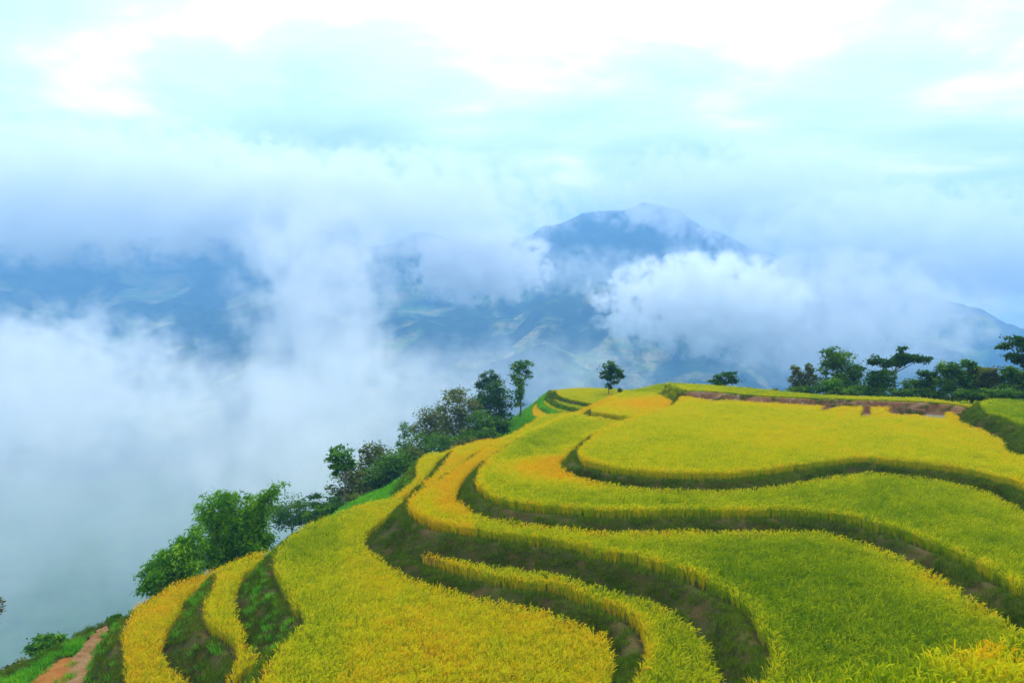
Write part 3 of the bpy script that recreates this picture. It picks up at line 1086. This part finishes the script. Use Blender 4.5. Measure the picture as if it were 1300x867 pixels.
def mat_bark():
    m, t = new_mat('bark')
    pos = t.n('ShaderNodeNewGeometry').outputs['Position']
    nz = t.noise(t.n('ShaderNodeMapping', inp={0: pos, 3: (9, 9, 2)}).outputs[0], 1.0, 4, 0.6)
    finish(t, t.n('ShaderNodeBsdfPrincipled', inp={'Base Color': t.ramp(nz, [(0.3, (0.06, 0.045, 0.03)), (0.7, (0.16, 0.12, 0.085))]), 'Roughness': 0.9}).outputs[0])
    return m


M['bark'] = mat_bark()
M['culm'] = mat_soil('bamboo_culm', [(0.3, (0.10, 0.20, 0.03)), (0.7, (0.22, 0.28, 0.06))], 3)


def tube(V, Q, path, radii, sides=6):
    path = [Vector(p) for p in path]
    n0 = len(V)
    for i, p in enumerate(path):
        a = path[min(i + 1, len(path) - 1)] - path[max(i - 1, 0)]
        a.normalize()
        u = a.orthogonal().normalized()
        if i:                                   # keep the frame steady
            u = (pu - a * pu.dot(a)).normalized()
        pu = u
        v = a.cross(u)
        for k in range(sides):
            c, s = math.cos(6.28318 * k / sides), math.sin(6.28318 * k / sides)
            V.append(tuple(p + (u * c + v * s) * radii[i]))
    for i in range(len(path) - 1):
        for k in range(sides):
            a = n0 + i * sides + k
            b = n0 + i * sides + (k + 1) % sides
            Q.append((a, b, b + sides, a + sides))


def bend(a, b, amt, n=6):
    a, b = Vector(a), Vector(b)
    off = Vector((random.uniform(-1, 1), random.uniform(-1, 1), random.uniform(-.3, .5))) * amt * (b - a).length
    return [a.lerp(b, k / (n - 1)) + off * math.sin(math.pi * k / (n - 1)) + Vector((random.uniform(-1, 1), random.uniform(-1, 1), 0)) * 0.015 * (b - a).length * (0 < k < n - 1) for k in range(n)]


def leaf_mesh(name, clumps, count, size, slim=0.5, droop=0.0, tint_bias=0.0, gap=0.45):
    """clumps: centre, radii. Leaves gather round sprays inside each clump, so the outline stays uneven and gaps stay open."""
    vol = np.array([r[0] * r[1] + r[0] * r[2] + r[1] * r[2] for c, r in clumps])
    cnt = np.maximum((count * vol / vol.sum()).astype(int), 30)
    Ps, Ts = [], []
    for (c, r), n in zip(clumps, cnt):
        ns = max(5, int(n / 34))
        v = rng.normal(size=(ns, 3))
        v /= np.linalg.norm(v, axis=1)[:, None]
        rad = rng.uniform(0.30, 1.0, ns) ** 0.6 * rng.uniform(0.82, 1.12, ns)
        sub = v * rad[:, None]
        w = rng.uniform(0.15, 1.0, ns)
        pick = rng.choice(ns, n, p=w / w.sum())
        sp_ = rng.uniform(0.12, 0.34, ns)[pick][:, None]
        q = sub[pick] + rng.normal(size=(n, 3)) * sp_ * np.array([1.05, 1.05, 0.6])
        Ps.append(np.array(c) + q * np.array(r))
        tb = rng.normal(0, 0.20, ns)[pick]
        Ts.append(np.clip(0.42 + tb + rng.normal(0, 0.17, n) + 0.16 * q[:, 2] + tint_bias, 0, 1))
    P, T = np.concatenate(Ps), np.concatenate(Ts)
    n = len(P)
    ax = rng.normal(size=(n, 3))
    ax[:, 2] = ax[:, 2] * 0.5 - droop
    ax /= np.linalg.norm(ax, axis=1)[:, None]
    up = rng.normal(size=(n, 3)) * 0.7 + np.array([0, 0, 1.0])
    sd = np.cross(ax, up)
    sd /= np.linalg.norm(sd, axis=1)[:, None] + 1e-9
    L = size * rng.uniform(0.6, 1.35, n)[:, None]
    Wd = L * slim * rng.uniform(0.7, 1.2, n)[:, None]
    mid = P + ax * L * 0.45
    V = np.stack([P, mid + sd * Wd / 2, P + ax * L - np.array([0, 0, 1]) * L * 0.12, mid - sd * Wd / 2], 1).reshape(-1, 3)
    F = np.arange(4 * n).reshape(-1, 4)
    return np_mesh(name, V, F, {'tint': ('FLOAT', 'POINT', np.repeat(T, 4))})


TREES = []
def tree(name, label, cat, d, base, clumps, leaf='mid', count=2600, size=0.26, trunk_r=0.14, slim=0.55, group=None, fork=None, droop=0.0, tint=0.0, bark='bark', direct=False, trunk2=None):
    """base: photo pixel of the foot (bearing only), clumps: (px, py, rx, rz[, depth offset m]) at distance d"""
    k = d / FPX
    bx = (base[0] - CX) / FPX * d
    bz = ground_z(bx, d) - 0.25
    cl = []
    for c in clumps:
        off = c[4] if len(c) > 4 else random.uniform(-0.35, 0.35) * c[2] * k
        x, y, z = at(c[0], c[1], d)
        cl.append(((x, y + off, z), (c[2] * k, 0.9 * max(c[2], c[3]) * k, c[3] * k)))
    root = bpy.data.objects.new(name, None)
    COL.objects.link(root)
    root.location = (bx, d, bz)
    root.empty_display_size = 0.5
    O = np.array((bx, d, bz))
    V, Q = [], []
    cmean = np.mean([c[0] for c in cl], axis=0)
    lowz = min(c[0][2] - c[1][2] * 0.3 for c in cl)
    fz = max(bz + 0.8, lowz) if fork is None else at(0, fork[1], d)[2]
    fx = (bx * 0.5 + cmean[0] * 0.5) if fork is None else at(fork[0], 0, d)[0]
    fz = max(fz, bz + 0.6)
    fp = Vector((fx, (d + cmean[1]) / 2, fz)) - Vector(O)
    if not direct:
        pth = bend((0, 0, 0), fp, 0.06, 7)
        tube(V, Q, pth, [trunk_r * (1.25 - 0.55 * i / 6) for i in range(7)], 7)
    for (c, r) in cl:
        tip = Vector(np.array(c) - O) + Vector((0, 0, r[2] * 0.3))
        st = fp if not direct else Vector((random.uniform(-.5, .5), random.uniform(-.5, .5), 0))
        pth = bend(st, tip, 0.10 if not direct else 0.16, 6)
        tr = trunk_r * (0.62 if not direct else 1.0)
        tube(V, Q, pth, [tr * (1 - 0.8 * i / 5) for i in range(6)], 5)
        for q in range(3):                      # twigs reaching through the clump
            t2 = tip + Vector((random.uniform(-1, 1) * r[0], random.uniform(-1, 1) * r[1], random.uniform(-.6, .9) * r[2])) * 0.75
            tube(V, Q, bend(pth[3 + q % 2], t2, 0.1, 4), [tr * 0.4, tr * 0.3, tr * 0.2, tr * 0.08], 4)
    link('trunk' if not direct else 'culms', np_mesh('trunk', np.array(V), np.array(Q), smooth=True), (M[bark],), root)
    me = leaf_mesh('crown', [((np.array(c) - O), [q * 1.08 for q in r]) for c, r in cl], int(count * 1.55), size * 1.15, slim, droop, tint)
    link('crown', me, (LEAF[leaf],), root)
    tag(root, label, cat, group)
    return root


FG = 'trees of the forest edge on the slope'
RG = 'trees and bushes along the right ridge'
def bamboo(label, d, base, heads, culms, leaves, size):
    """a clump of arching culms, each ending in a drooping leafy plume"""
    k = d / FPX
    bx = (base - CX) / FPX * d
    bz = ground_z(bx, d) - 0.2
    O = np.array((bx, d, bz))
    root = bpy.data.objects.new('bamboo_clump', None)
    COL.objects.link(root)
    root.location = O
    V, Q, P, T = [], [], [], []
    wts = [h[2] * h[3] for h in heads]
    for h in heads:
        n = max(2, round(culms * h[2] * h[3] / sum(wts)))
        for q in range(n):
            c = np.array(at(h[0] + random.uniform(-.7, .7) * h[2], h[1] + random.uniform(-.7, .7) * h[3], d)) - O
            c[1] += random.uniform(-1.1, 1.1) * h[2] * k
            b0 = np.array((random.gauss(0, .7), random.gauss(0, .7), 0.0))
            mid = np.array((b0[0] * .45 + c[0] * .55, b0[1] * .45 + c[1] * .55, c[2] * 0.92 + random.uniform(0.0, 0.35) + 0.12 * abs(c[0] - b0[0])))
            tt = np.linspace(0, 1, 10)[:, None]
            pth = (1 - tt) ** 2 * b0 + 2 * tt * (1 - tt) * mid + tt ** 2 * c
            tube(V, Q, [tuple(x) for x in pth], [0.045 * (1 - 0.85 * f) for f in np.linspace(0, 1, 10)], 5)
            m = int(leaves / culms)
            f = rng.uniform(0.38, 1.0, m) ** 0.8
            i = np.clip(f * 9, 0, 8.999)
            i0 = i.astype(int)
            pos = pth[i0] + (pth[i0 + 1] - pth[i0]) * (i - i0)[:, None]
            w = 0.10 + 0.24 * np.sin(np.pi * np.clip((f - 0.30) / 0.78, 0, 1))
            off = rng.normal(size=(m, 3)) * w[:, None] * np.array([1, 1, 0.55])
            off[:, 2] -= np.abs(rng.normal(size=m)) * w * 0.7
            P.append(pos + off)
            T.append(np.clip(0.42 + random.gauss(0, .16) + off[:, 2] / (w + .05) * 0.10 + rng.normal(0, .16, m), 0, 1))  # light from above put into the tint: leaves higher on the plume are paler
    P, T = np.concatenate(P), np.concatenate(T)
    n = len(P)
    ax = rng.normal(size=(n, 3))
    ax[:, 2] = ax[:, 2] * 0.4 - 0.75
    ax /= np.linalg.norm(ax, axis=1)[:, None]
    sd = np.cross(ax, rng.normal(size=(n, 3)))
    sd /= np.linalg.norm(sd, axis=1)[:, None]
    L = size * rng.uniform(0.6, 1.3, n)[:, None]
    Wd = L * 0.26
    mid = P + ax * L * 0.4
    Vl = np.stack([P, mid + sd * Wd / 2, P + ax * L, mid - sd * Wd / 2], 1).reshape(-1, 3)
    link('culms', np_mesh('culms', np.array(V), np.array(Q), smooth=True), (M['culm'],), root)
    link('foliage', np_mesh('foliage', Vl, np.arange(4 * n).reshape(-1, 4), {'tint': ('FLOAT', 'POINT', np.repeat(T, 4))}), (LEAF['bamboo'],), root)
    tag(root, label, 'bamboo')


# bamboo beside the lower strips
bamboo('tall feathery bright green bamboo clump with one plume arching to the right', 58, 302,
       [(283, 620, 24, 10), (266, 645, 18, 18), (300, 648, 24, 20), (320, 634, 14, 12), (338, 626, 8, 8), (352, 612, 8, 4), (345, 618, 7, 5), (282, 684, 26, 24), (318, 676, 22, 26), (336, 688, 12, 16), (258, 694, 18, 18), (300, 708, 30, 14), (334, 652, 8, 12), (262, 630, 10, 10)], 90, 22000, 0.36)
bamboo('lower spreading bamboo clump hugging the outer edge of the lowest strip', 54, 228,
       [(242, 668, 14, 8), (222, 690, 22, 14), (200, 704, 20, 12), (186, 718, 14, 10), (205, 722, 24, 14), (240, 702, 20, 18), (182, 740, 12, 10), (222, 738, 22, 10), (250, 720, 16, 12)], 60, 14000, 0.34)
tree('misty_tree', 'grey-green rounded tree fading into mist behind the tall bamboo', 'tree', 105, (366, 675), [(352, 655, 14, 15), (370, 650, 20, 18), (386, 660, 12, 12)], 'mid', 2600, 0.3)
tree('sparse_tree', 'sparse dark branching tree with drooping sprays at the forest foot', 'tree', 92, (412, 655), [(400, 630, 9, 4), (412, 640, 10, 5), (398, 641, 8, 3), (424, 634, 8, 4), (415, 650, 12, 7)], 'dark', 900, 0.36, 0.10, 0.35)
tree('round_tree', 'small round-headed green tree on a thin pale trunk before the mist', 'tree', 84, (436, 640), [(432, 577, 13, 10), (424, 586, 9, 8), (440, 586, 9, 8), (432, 592, 9, 6), (424, 600, 5, 5)], 'fresh', 1500, 0.28, 0.10, fork=(435, 602))
forest = [
 ('broadleaf_tree', 'olive-brown tree with thin twigs at the foot of the forest edge', 98, (446, 650), [(446, 600, 14, 14), (436, 618, 18, 16), (455, 622, 20, 18), (444, 638, 22, 14)], 'olive', 3000),
 ('broadleaf_tree', 'tall twiggy brown-green tree above the lower forest edge', 108, (472, 640), [(468, 573, 10, 10), (478, 582, 16, 18), (470, 602, 20, 20), (490, 600, 16, 18)], 'olive', 3200),
 ('broadleaf_tree', 'dark rounded tree above the bright green grass slope', 100, (492, 625), [(482, 606, 22, 18), (506, 590, 22, 20), (466, 618, 16, 12)], 'mid', 3000),
 ('misty_tree', 'slim misty grey tree standing out above the forest', 150, (516, 590), [(516, 545, 9, 10), (514, 560, 10, 12), (518, 576, 13, 12)], 'mid', 1500),
 ('broadleaf_tree', 'dense dark green tree in the middle of the forest edge', 106, (532, 600), [(532, 566, 18, 16), (520, 584, 20, 16), (545, 582, 22, 16)], 'mid', 3200),
 ('broadleaf_tree', 'pale-topped olive tree rising behind the forest middle', 128, (548, 580), [(548, 528, 16, 12), (540, 545, 16, 16), (560, 548, 18, 18)], 'olive', 3000),
 ('broadleaf_tree', 'large leafy olive-green tree at the crest of the forest', 120, (585, 570), [(578, 504, 16, 12), (590, 518, 20, 18), (572, 526, 20, 18), (596, 540, 18, 16), (580, 552, 24, 14)], 'olive', 4200),
 ('broadleaf_tree', 'broad mid-green tree with pale leaf clumps below the crest tree', 112, (565, 590), [(556, 560, 16, 12), (575, 566, 20, 12), (596, 560, 20, 12)], 'mid', 3000),
 ('broadleaf_tree', 'dark blue-green tree crowded against the palm-like plumes', 126, (632, 560), [(630, 492, 12, 10), (640, 506, 16, 14), (625, 520, 16, 16), (640, 525, 12, 12), (608, 515, 12, 14)], 'dark', 3600),
 ('broadleaf_tree', 'low bushy green tree at the top end of the forest edge', 112, (610, 565), [(612, 536, 14, 14), (626, 540, 16, 10), (606, 552, 14, 8)], 'mid', 2400),
]
for nm, lab, d, base, cl, lf, cnt in forest:
    tree(nm, lab, 'tree', d, base, cl, lf, cnt, 0.32, 0.16, group=FG)
tree('plume_bamboo', 'dark palm-like plumes rising above the forest edge', 'bamboo', 130, (618, 540), [(609, 485, 4, 9), (616, 480, 4, 9), (624, 478, 4, 8), (630, 484, 4, 9), (618, 500, 12, 12)], 'dark', 1500, 0.5, 0.05, 0.25, bark='culm', direct=True)
tree('tall_tree', 'tall slim tree with pale round head and dark leafy stem by the knoll', 'tree', 124, (659, 512), [(658, 464, 9, 7), (667, 463, 7, 6), (670, 474, 5, 6), (656, 478, 7, 9), (660, 488, 6, 8), (658, 499, 5, 8), (659, 510, 5, 7)], 'fresh', 1900, 0.32, 0.14, fork=(659, 495))
tree('lone_tree', 'lone dark tree on two thin stems on the distant knoll', 'tree', 128, (774, 505), [(776, 466, 9, 8), (768, 473, 8, 8), (784, 473, 8, 8), (776, 481, 8, 7), (772, 490, 4, 5)], 'dark', 1900, 0.30, 0.09, fork=(775, 492))
tree('shrub', 'tiny dark shrub beside the lone tree on the knoll', 'shrub', 126, (787, 500), [(787, 495, 3, 2.5)], 'dark', 160, 0.25, 0.04)
tree('spreading_tree', 'small dark layered tree alone behind the crest of the top field', 'tree', 116, (920, 495), [(926, 476, 9, 4), (917, 480, 8, 4), (906, 484, 8, 2.5), (928, 484, 10, 3.5), (915, 486, 9, 3)], 'dark', 1500, 0.28, 0.10)
tree('shrub', 'tiny shrub between the lone layered tree and the ridge trees', 'shrub', 108, (985, 499), [(984, 494, 3, 2)], 'mid', 120, 0.25, 0.04)
# right ridge
R = [
 ('conical_tree', 'pair-topped olive conical tree at the left end of the ridge trees', 'tree', 106, (1020, 505), [(1013, 472, 5, 8), (1014, 486, 10, 12), (1026, 470, 5, 8), (1030, 486, 12, 12)], 'olive', 1800),
 ('broadleaf_tree', 'tallest dense green tree of the ridge, left of the umbrella tree', 'tree', 104, (1066, 508), [(1056, 449, 11, 8), (1066, 458, 16, 12), (1050, 466, 8, 8), (1072, 472, 18, 14), (1088, 472, 8, 12), (1060, 484, 18, 12), (1080, 490, 14, 10)], 'mid', 4600),
 ('shrub', 'round bright green shrub in front of the tallest ridge tree', 'shrub', 99, (1057, 506), [(1052, 490, 10, 8), (1062, 488, 8, 7)], 'fresh', 900),
 ('shrub', 'low spreading green shrub at the foot of the umbrella tree', 'shrub', 99, (1100, 507), [(1090, 494, 12, 6), (1106, 493, 14, 7)], 'mid', 1200),
 ('broadleaf_tree', 'dark leaning tree with a round low crown under the umbrella tree', 'tree', 98, (1131, 506), [(1112, 479, 10, 9), (1124, 478, 12, 10), (1118, 487, 14, 7)], 'dark', 1900),
 ('umbrella_tree', 'dark flat-topped umbrella tree with layered crown and bare limbs', 'tree', 101, (1141, 506), [(1112, 458, 9, 5.5), (1126, 461, 10, 5), (1143, 460, 11, 5), (1158, 455, 10, 5), (1170, 456, 9, 4.5), (1146, 444, 5, 3.5), (1145, 452, 9, 4)], 'dark', 2700),
 ('shrub', 'bushy green shrub beside the trunk of the umbrella tree', 'shrub', 97, (1162, 508), [(1158, 492, 10, 10), (1172, 489, 10, 10)], 'mid', 1500),
 ('broadleaf_tree', 'small dark tree with clustered leaves right of the umbrella tree', 'tree', 96, (1183, 510), [(1176, 474, 7, 5), (1186, 480, 8, 8), (1180, 490, 10, 8)], 'dark', 1300),
 ('broadleaf_tree', 'airy green tree with upright sprays above the bare soil end', 'tree', 94, (1213, 512), [(1196, 470, 6, 9), (1208, 468, 8, 10), (1218, 478, 12, 12), (1200, 488, 12, 12), (1222, 492, 12, 10)], 'mid', 2900),
 ('broadleaf_tree', 'thin feathery tree with pale sprays behind the small raised terrace', 'tree', 93, (1234, 512), [(1230, 462, 8, 6), (1240, 472, 8, 9), (1234, 486, 10, 12)], 'fresh', 1500),
 ('broadleaf_tree', 'loose olive-green tree in the hedge behind the small raised terrace', 'tree', 92, (1256, 512), [(1250, 474, 9, 8), (1262, 478, 10, 10), (1254, 492, 14, 10), (1246, 484, 8, 10)], 'olive', 2200),
 ('broadleaf_tree', 'leafy tree filling the hedge under the overhanging tree', 'tree', 91, (1284, 512), [(1276, 474, 10, 10), (1290, 478, 12, 12), (1280, 494, 16, 9), (1302, 486, 12, 14)], 'mid', 3000),
 ('broadleaf_tree', 'taller dark tree overhanging the hedge with reaching branches', 'tree', 88, (1304, 512), [(1276, 440, 8, 4.5), (1290, 432, 11, 6), (1304, 440, 12, 9), (1284, 452, 9, 6), (1300, 458, 10, 8), (1318, 450, 12, 14)], 'dark', 2600),
 ('shrub', 'low dark undergrowth bush at the hedge foot by the soil bank end', 'shrub', 90, (1236, 514), [(1226, 500, 10, 6), (1242, 500, 10, 6)], 'mid', 1100),
 ('shrub', 'low dark bush at the hedge foot behind the raised terrace crest', 'shrub', 87, (1276, 512), [(1266, 500, 12, 6), (1286, 500, 12, 6)], 'mid', 1200),
]
for nm, lab, cat, d, base, cl, lf, cnt in R:
    kw = dict(fork=(1143, 474)) if nm == 'umbrella_tree' else (dict(fork=(1122, 490)) if 'leaning' in lab else {})
    tree(nm, lab, cat, d, base, cl, lf, cnt, 0.30 if cat == 'tree' else 0.24, 0.13 if cat == 'tree' else 0.05, group=RG, **kw)
for i, (a, b, d, w_) in enumerate([(405, 655, 88, 14), (428, 650, 90, 16), (452, 640, 94, 18), (478, 618, 100, 16), (500, 598, 102, 18), (524, 584, 102, 16), (545, 592, 102, 18), (570, 582, 104, 18), (595, 570, 106, 16), (618, 556, 108, 14), (632, 545, 112, 12)]):
    tree('undergrowth_bush', ('low bush under the sparse drooping tree', 'dark bush under the small round-headed tree', 'brownish bush under the olive-brown forest tree', 'green bush at the lower end of the bright grass slope', 'dark bush at the upper end of the bright grass slope', 'brownish bush beside the dense dark middle forest tree', 'green bush between the golden ridge strip and the forest', 'dark bush under the broad tree with pale leaf clumps', 'olive bush below the forest crest tree', 'green bush under the low bushy tree at the forest top end', 'small dark bush where the forest meets the knoll slope')[i], 'bush', d, (a, b + 10), [(a - w_ * 0.4, b, w_ * 0.8, 8), (a + w_ * 0.4, b - 2, w_ * 0.8, 9), (a, b - 8, w_ * 0.7, 8)], ('mid', 'dark', 'olive')[i % 3], 1100, 0.3, 0.05, group='undergrowth bushes at the forest foot')
for i, a in enumerate(range(1012, 1300, 22)):
    d = 100 - (a - 1012) * 0.035
    yb = 503 + (a - 1012) * 0.02
    tree('undergrowth_bush', ('bush at the foot of the pair-topped conical tree', 'dark bush between the conical tree and the bright round shrub', 'bush under the tallest dense ridge tree', 'bush right of the tallest ridge tree trunk', 'dark bush beside the low spreading green shrub', 'bush under the dark leaning low-crowned tree', 'bush against the trunk of the flat-topped umbrella tree', 'dark bush in the gap right of the umbrella tree', 'bush under the small dark clustered tree', 'bush under the airy tree with upright sprays', 'dark bush where the brown soil bank ends', 'bush behind the rounded corner of the raised terrace', 'bush in the middle of the hedge behind the raised terrace', 'dark bush under the overhanging hedge tree')[i % 14], 'bush', d, (a, yb + 8), [(a - 5, yb - 5, 9, 6), (a + 6, yb - 7, 9, 7)], ('mid', 'dark', 'mid')[i % 3], 620, 0.25, 0.04, group='undergrowth bushes under the ridge trees')
# below the path
tree('young_tree', 'young tree with an open umbrella crown below the dirt path', 'tree', 50, (70, 868), [(58, 814, 15, 5), (74, 813, 12, 5), (45, 824, 11, 6), (62, 826, 14, 5), (80, 823, 7, 6)], 'fresh', 1500, 0.22, 0.05)
tree('shrub', 'olive-tinted shrub under the young umbrella-crowned tree', 'shrub', 46, (28, 880), [(26, 846, 14, 7), (12, 854, 12, 6), (40, 852, 9, 6)], 'olive', 1200, 0.2, 0.04)
tree('young_tree', 'reddish-leaved treetop reaching up beside the misty valley', 'tree', 34, (-22, 880), [(-14, 764, 13, 8), (-12, 776, 12, 6), (-26, 772, 18, 12), (-28, 800, 16, 14)], 'red', 900, 0.20, 0.06)
tree('shrub', 'leafy green shrub on the ridge edge just above the path', 'shrub', 52, (150, 800), [(146, 786, 8, 6), (138, 794, 8, 5)], 'fresh', 700, 0.22, 0.04)
# ------------------------------------------------------------------ mist and clouds in the valley (real volumes)
def mat_mist(name, density, nscale, thr, gain, soft, amp, color=(0.90, 0.87, 0.88), detail=5):
    m, t = new_mat(name)
    tc = t.n('ShaderNodeTexCoord').outputs['Object']
    ln = t.n('ShaderNodeVectorMath', operation='LENGTH', inp={0: tc}).outputs['Value']
    fall = t.math('MULTIPLY_ADD', t.math('POWER', ln, 2.0), -1.0, 1.0, clamp=True)      # 1 in the middle, 0 at the skin
    pos = t.n('ShaderNodeNewGeometry').outputs['Position']
    nz = t.noise(pos, nscale, detail, 0.62, 0.0)
    v = t.math('ADD', t.math('MULTIPLY', fall, soft), t.math('MULTIPLY_ADD', nz, amp, -0.5 * amp - thr))
    v = t.math('MULTIPLY', t.math('MULTIPLY', v, gain, clamp=True), t.math('MULTIPLY', fall, 3.0, clamp=True))
    d = t.math('MULTIPLY', v, density)
    pv = t.n('ShaderNodeVolumePrincipled', inp={'Color': (*color, 1), 'Density': d, 'Anisotropy': 0.0})
    t.n('ShaderNodeOutputMaterial', inp={'Volume': pv.outputs[0]})
    return m


def ball(name):
    bm = bmesh.new()
    bmesh.ops.create_icosphere(bm, subdivisions=3, radius=1.0)
    me = bpy.data.meshes.new(name)
    bm.to_mesh(me)
    bm.free()
    return me


def mist(name, label, px, py, d, rx, rz, depth, density, nscale=1.0, thr=0.35, gain=1.5, soft=1.2, amp=3.5, detail=5, kind='stuff', cat='mist', step=1.0):
    """rx, rz in photo pixels at that distance, depth in metres"""
    x, y, z = at(px, py, d)
    k = d / FPX
    o = link(name, ball(name), (mat_mist(name, density, nscale / (rz * k), thr, gain, soft, amp, (0.90, 0.885, 0.89) if cat == 'mist' else (0.96, 0.955, 0.96), detail),))
    o.location = (x, y, z)
    o.scale = (rx * k, depth, rz * k)
    tag(o, label, cat, kind=kind)
    o.data.materials[0].cycles.volume_step_rate = step
    return o


C_ = dict(name='cloud', cat='cloud')
M_ = dict(name='mist')
mist(label='grey-white mist filling the valley below the terraces', px=60, py=620, d=720, rx=470, rz=210, depth=420, density=0.0022, nscale=2.2, thr=0.2, gain=1.3, amp=4, **M_)
mist(label='bank of white mist with a billowing top over the left valley', px=20, py=490, d=1000, rx=300, rz=125, depth=300, density=0.007, nscale=3, gain=2.5, amp=5, thr=0.55, **M_)
mist(label='column of mist rising between the left hills and the blue mountain', px=405, py=405, d=1300, rx=115, rz=230, depth=260, density=0.008, nscale=5, thr=0.5, amp=5.5, **M_)
mist(label='mist trailing down behind the dark forest trees', px=430, py=540, d=800, rx=260, rz=140, depth=260, density=0.005, nscale=2.8, thr=0.4, amp=5, **M_)
mist(label='thin veil of mist among the lower forest trees', px=420, py=610, d=165, rx=190, rz=80, depth=55, density=0.006, nscale=2.0, thr=0.3, amp=4.0, **M_)
mist(label='long billowing cloud deck hiding the tops of the left hills', px=60, py=246, d=1900, rx=480, rz=105, depth=330, density=0.010, nscale=2.8, gain=3.5, thr=0.45, amp=5.5, step=0.7, **C_)
mist(label='pale cloud spilling over the saddle left of the blue mountain', px=470, py=262, d=2000, rx=300, rz=85, depth=300, density=0.008, nscale=3, gain=3, amp=5.5, thr=0.5, step=0.7, **C_)
mist(label='small white cloud floating below the blue mountain', px=610, py=337, d=2100, rx=115, rz=60, depth=170, density=0.026, nscale=2.8, gain=3, amp=6, thr=0.6, step=0.5, **C_)
mist(label='white cloud cap drifting over the shoulder of the blue peak', px=960, py=245, d=2900, rx=260, rz=72, depth=300, density=0.008, nscale=3, gain=3, amp=5.5, thr=0.5, step=0.7, **C_)
mist(label='wisp of cloud crossing the flank of the blue peak', px=740, py=345, d=2400, rx=150, rz=40, depth=200, density=0.003, nscale=2.4, gain=2, amp=6, thr=0.6, **C_)
mist(label='puffy white cumulus cloud before the blue mountain slope', px=890, py=385, d=1800, rx=160, rz=76, depth=180, density=0.025, nscale=3.0, gain=5, amp=6, thr=0.6, step=0.5, **C_)
mist(label='soft white mist behind the trees of the right ridge', px=1060, py=405, d=1900, rx=230, rz=110, depth=300, density=0.006, nscale=3, thr=0.4, amp=5.5, **M_)
mist(label='blue-shadowed mist sunk in the valley behind the knoll', px=640, py=480, d=1500, rx=240, rz=70, depth=260, density=0.002, nscale=2.4, thr=0.4, amp=5, **M_)
mist(label='pale cloud lying over the far right ridge', px=1180, py=310, d=2600, rx=360, rz=85, depth=330, density=0.008, nscale=3, gain=3, amp=5.5, thr=0.45, step=0.7, **C_)

# even air between the camera and the mountains
def haze_box():
    bm = bmesh.new()
    bmesh.ops.create_cube(bm, size=1.0)
    me = bpy.data.meshes.new('haze')
    bm.to_mesh(me)
    bm.free()
    m, t = new_mat('haze')
    pv = t.n('ShaderNodeVolumePrincipled', inp={'Color': (0.25, 0.53, 1.0, 1), 'Density': 0.00028})
    t.n('ShaderNodeOutputMaterial', inp={'Volume': pv.outputs[0]})
    o = link('haze', me, (m,))
    lo, hi = (-6400, -1500, -560), (6400, 6600, 560)
    o.scale = [b - a for a, b in zip(lo, hi)]
    o.location = [(a + b) / 2 for a, b in zip(lo, hi)]
    tag(o, 'pale blue air between the terraces and the mountains', 'haze', kind='stuff')


haze_box()
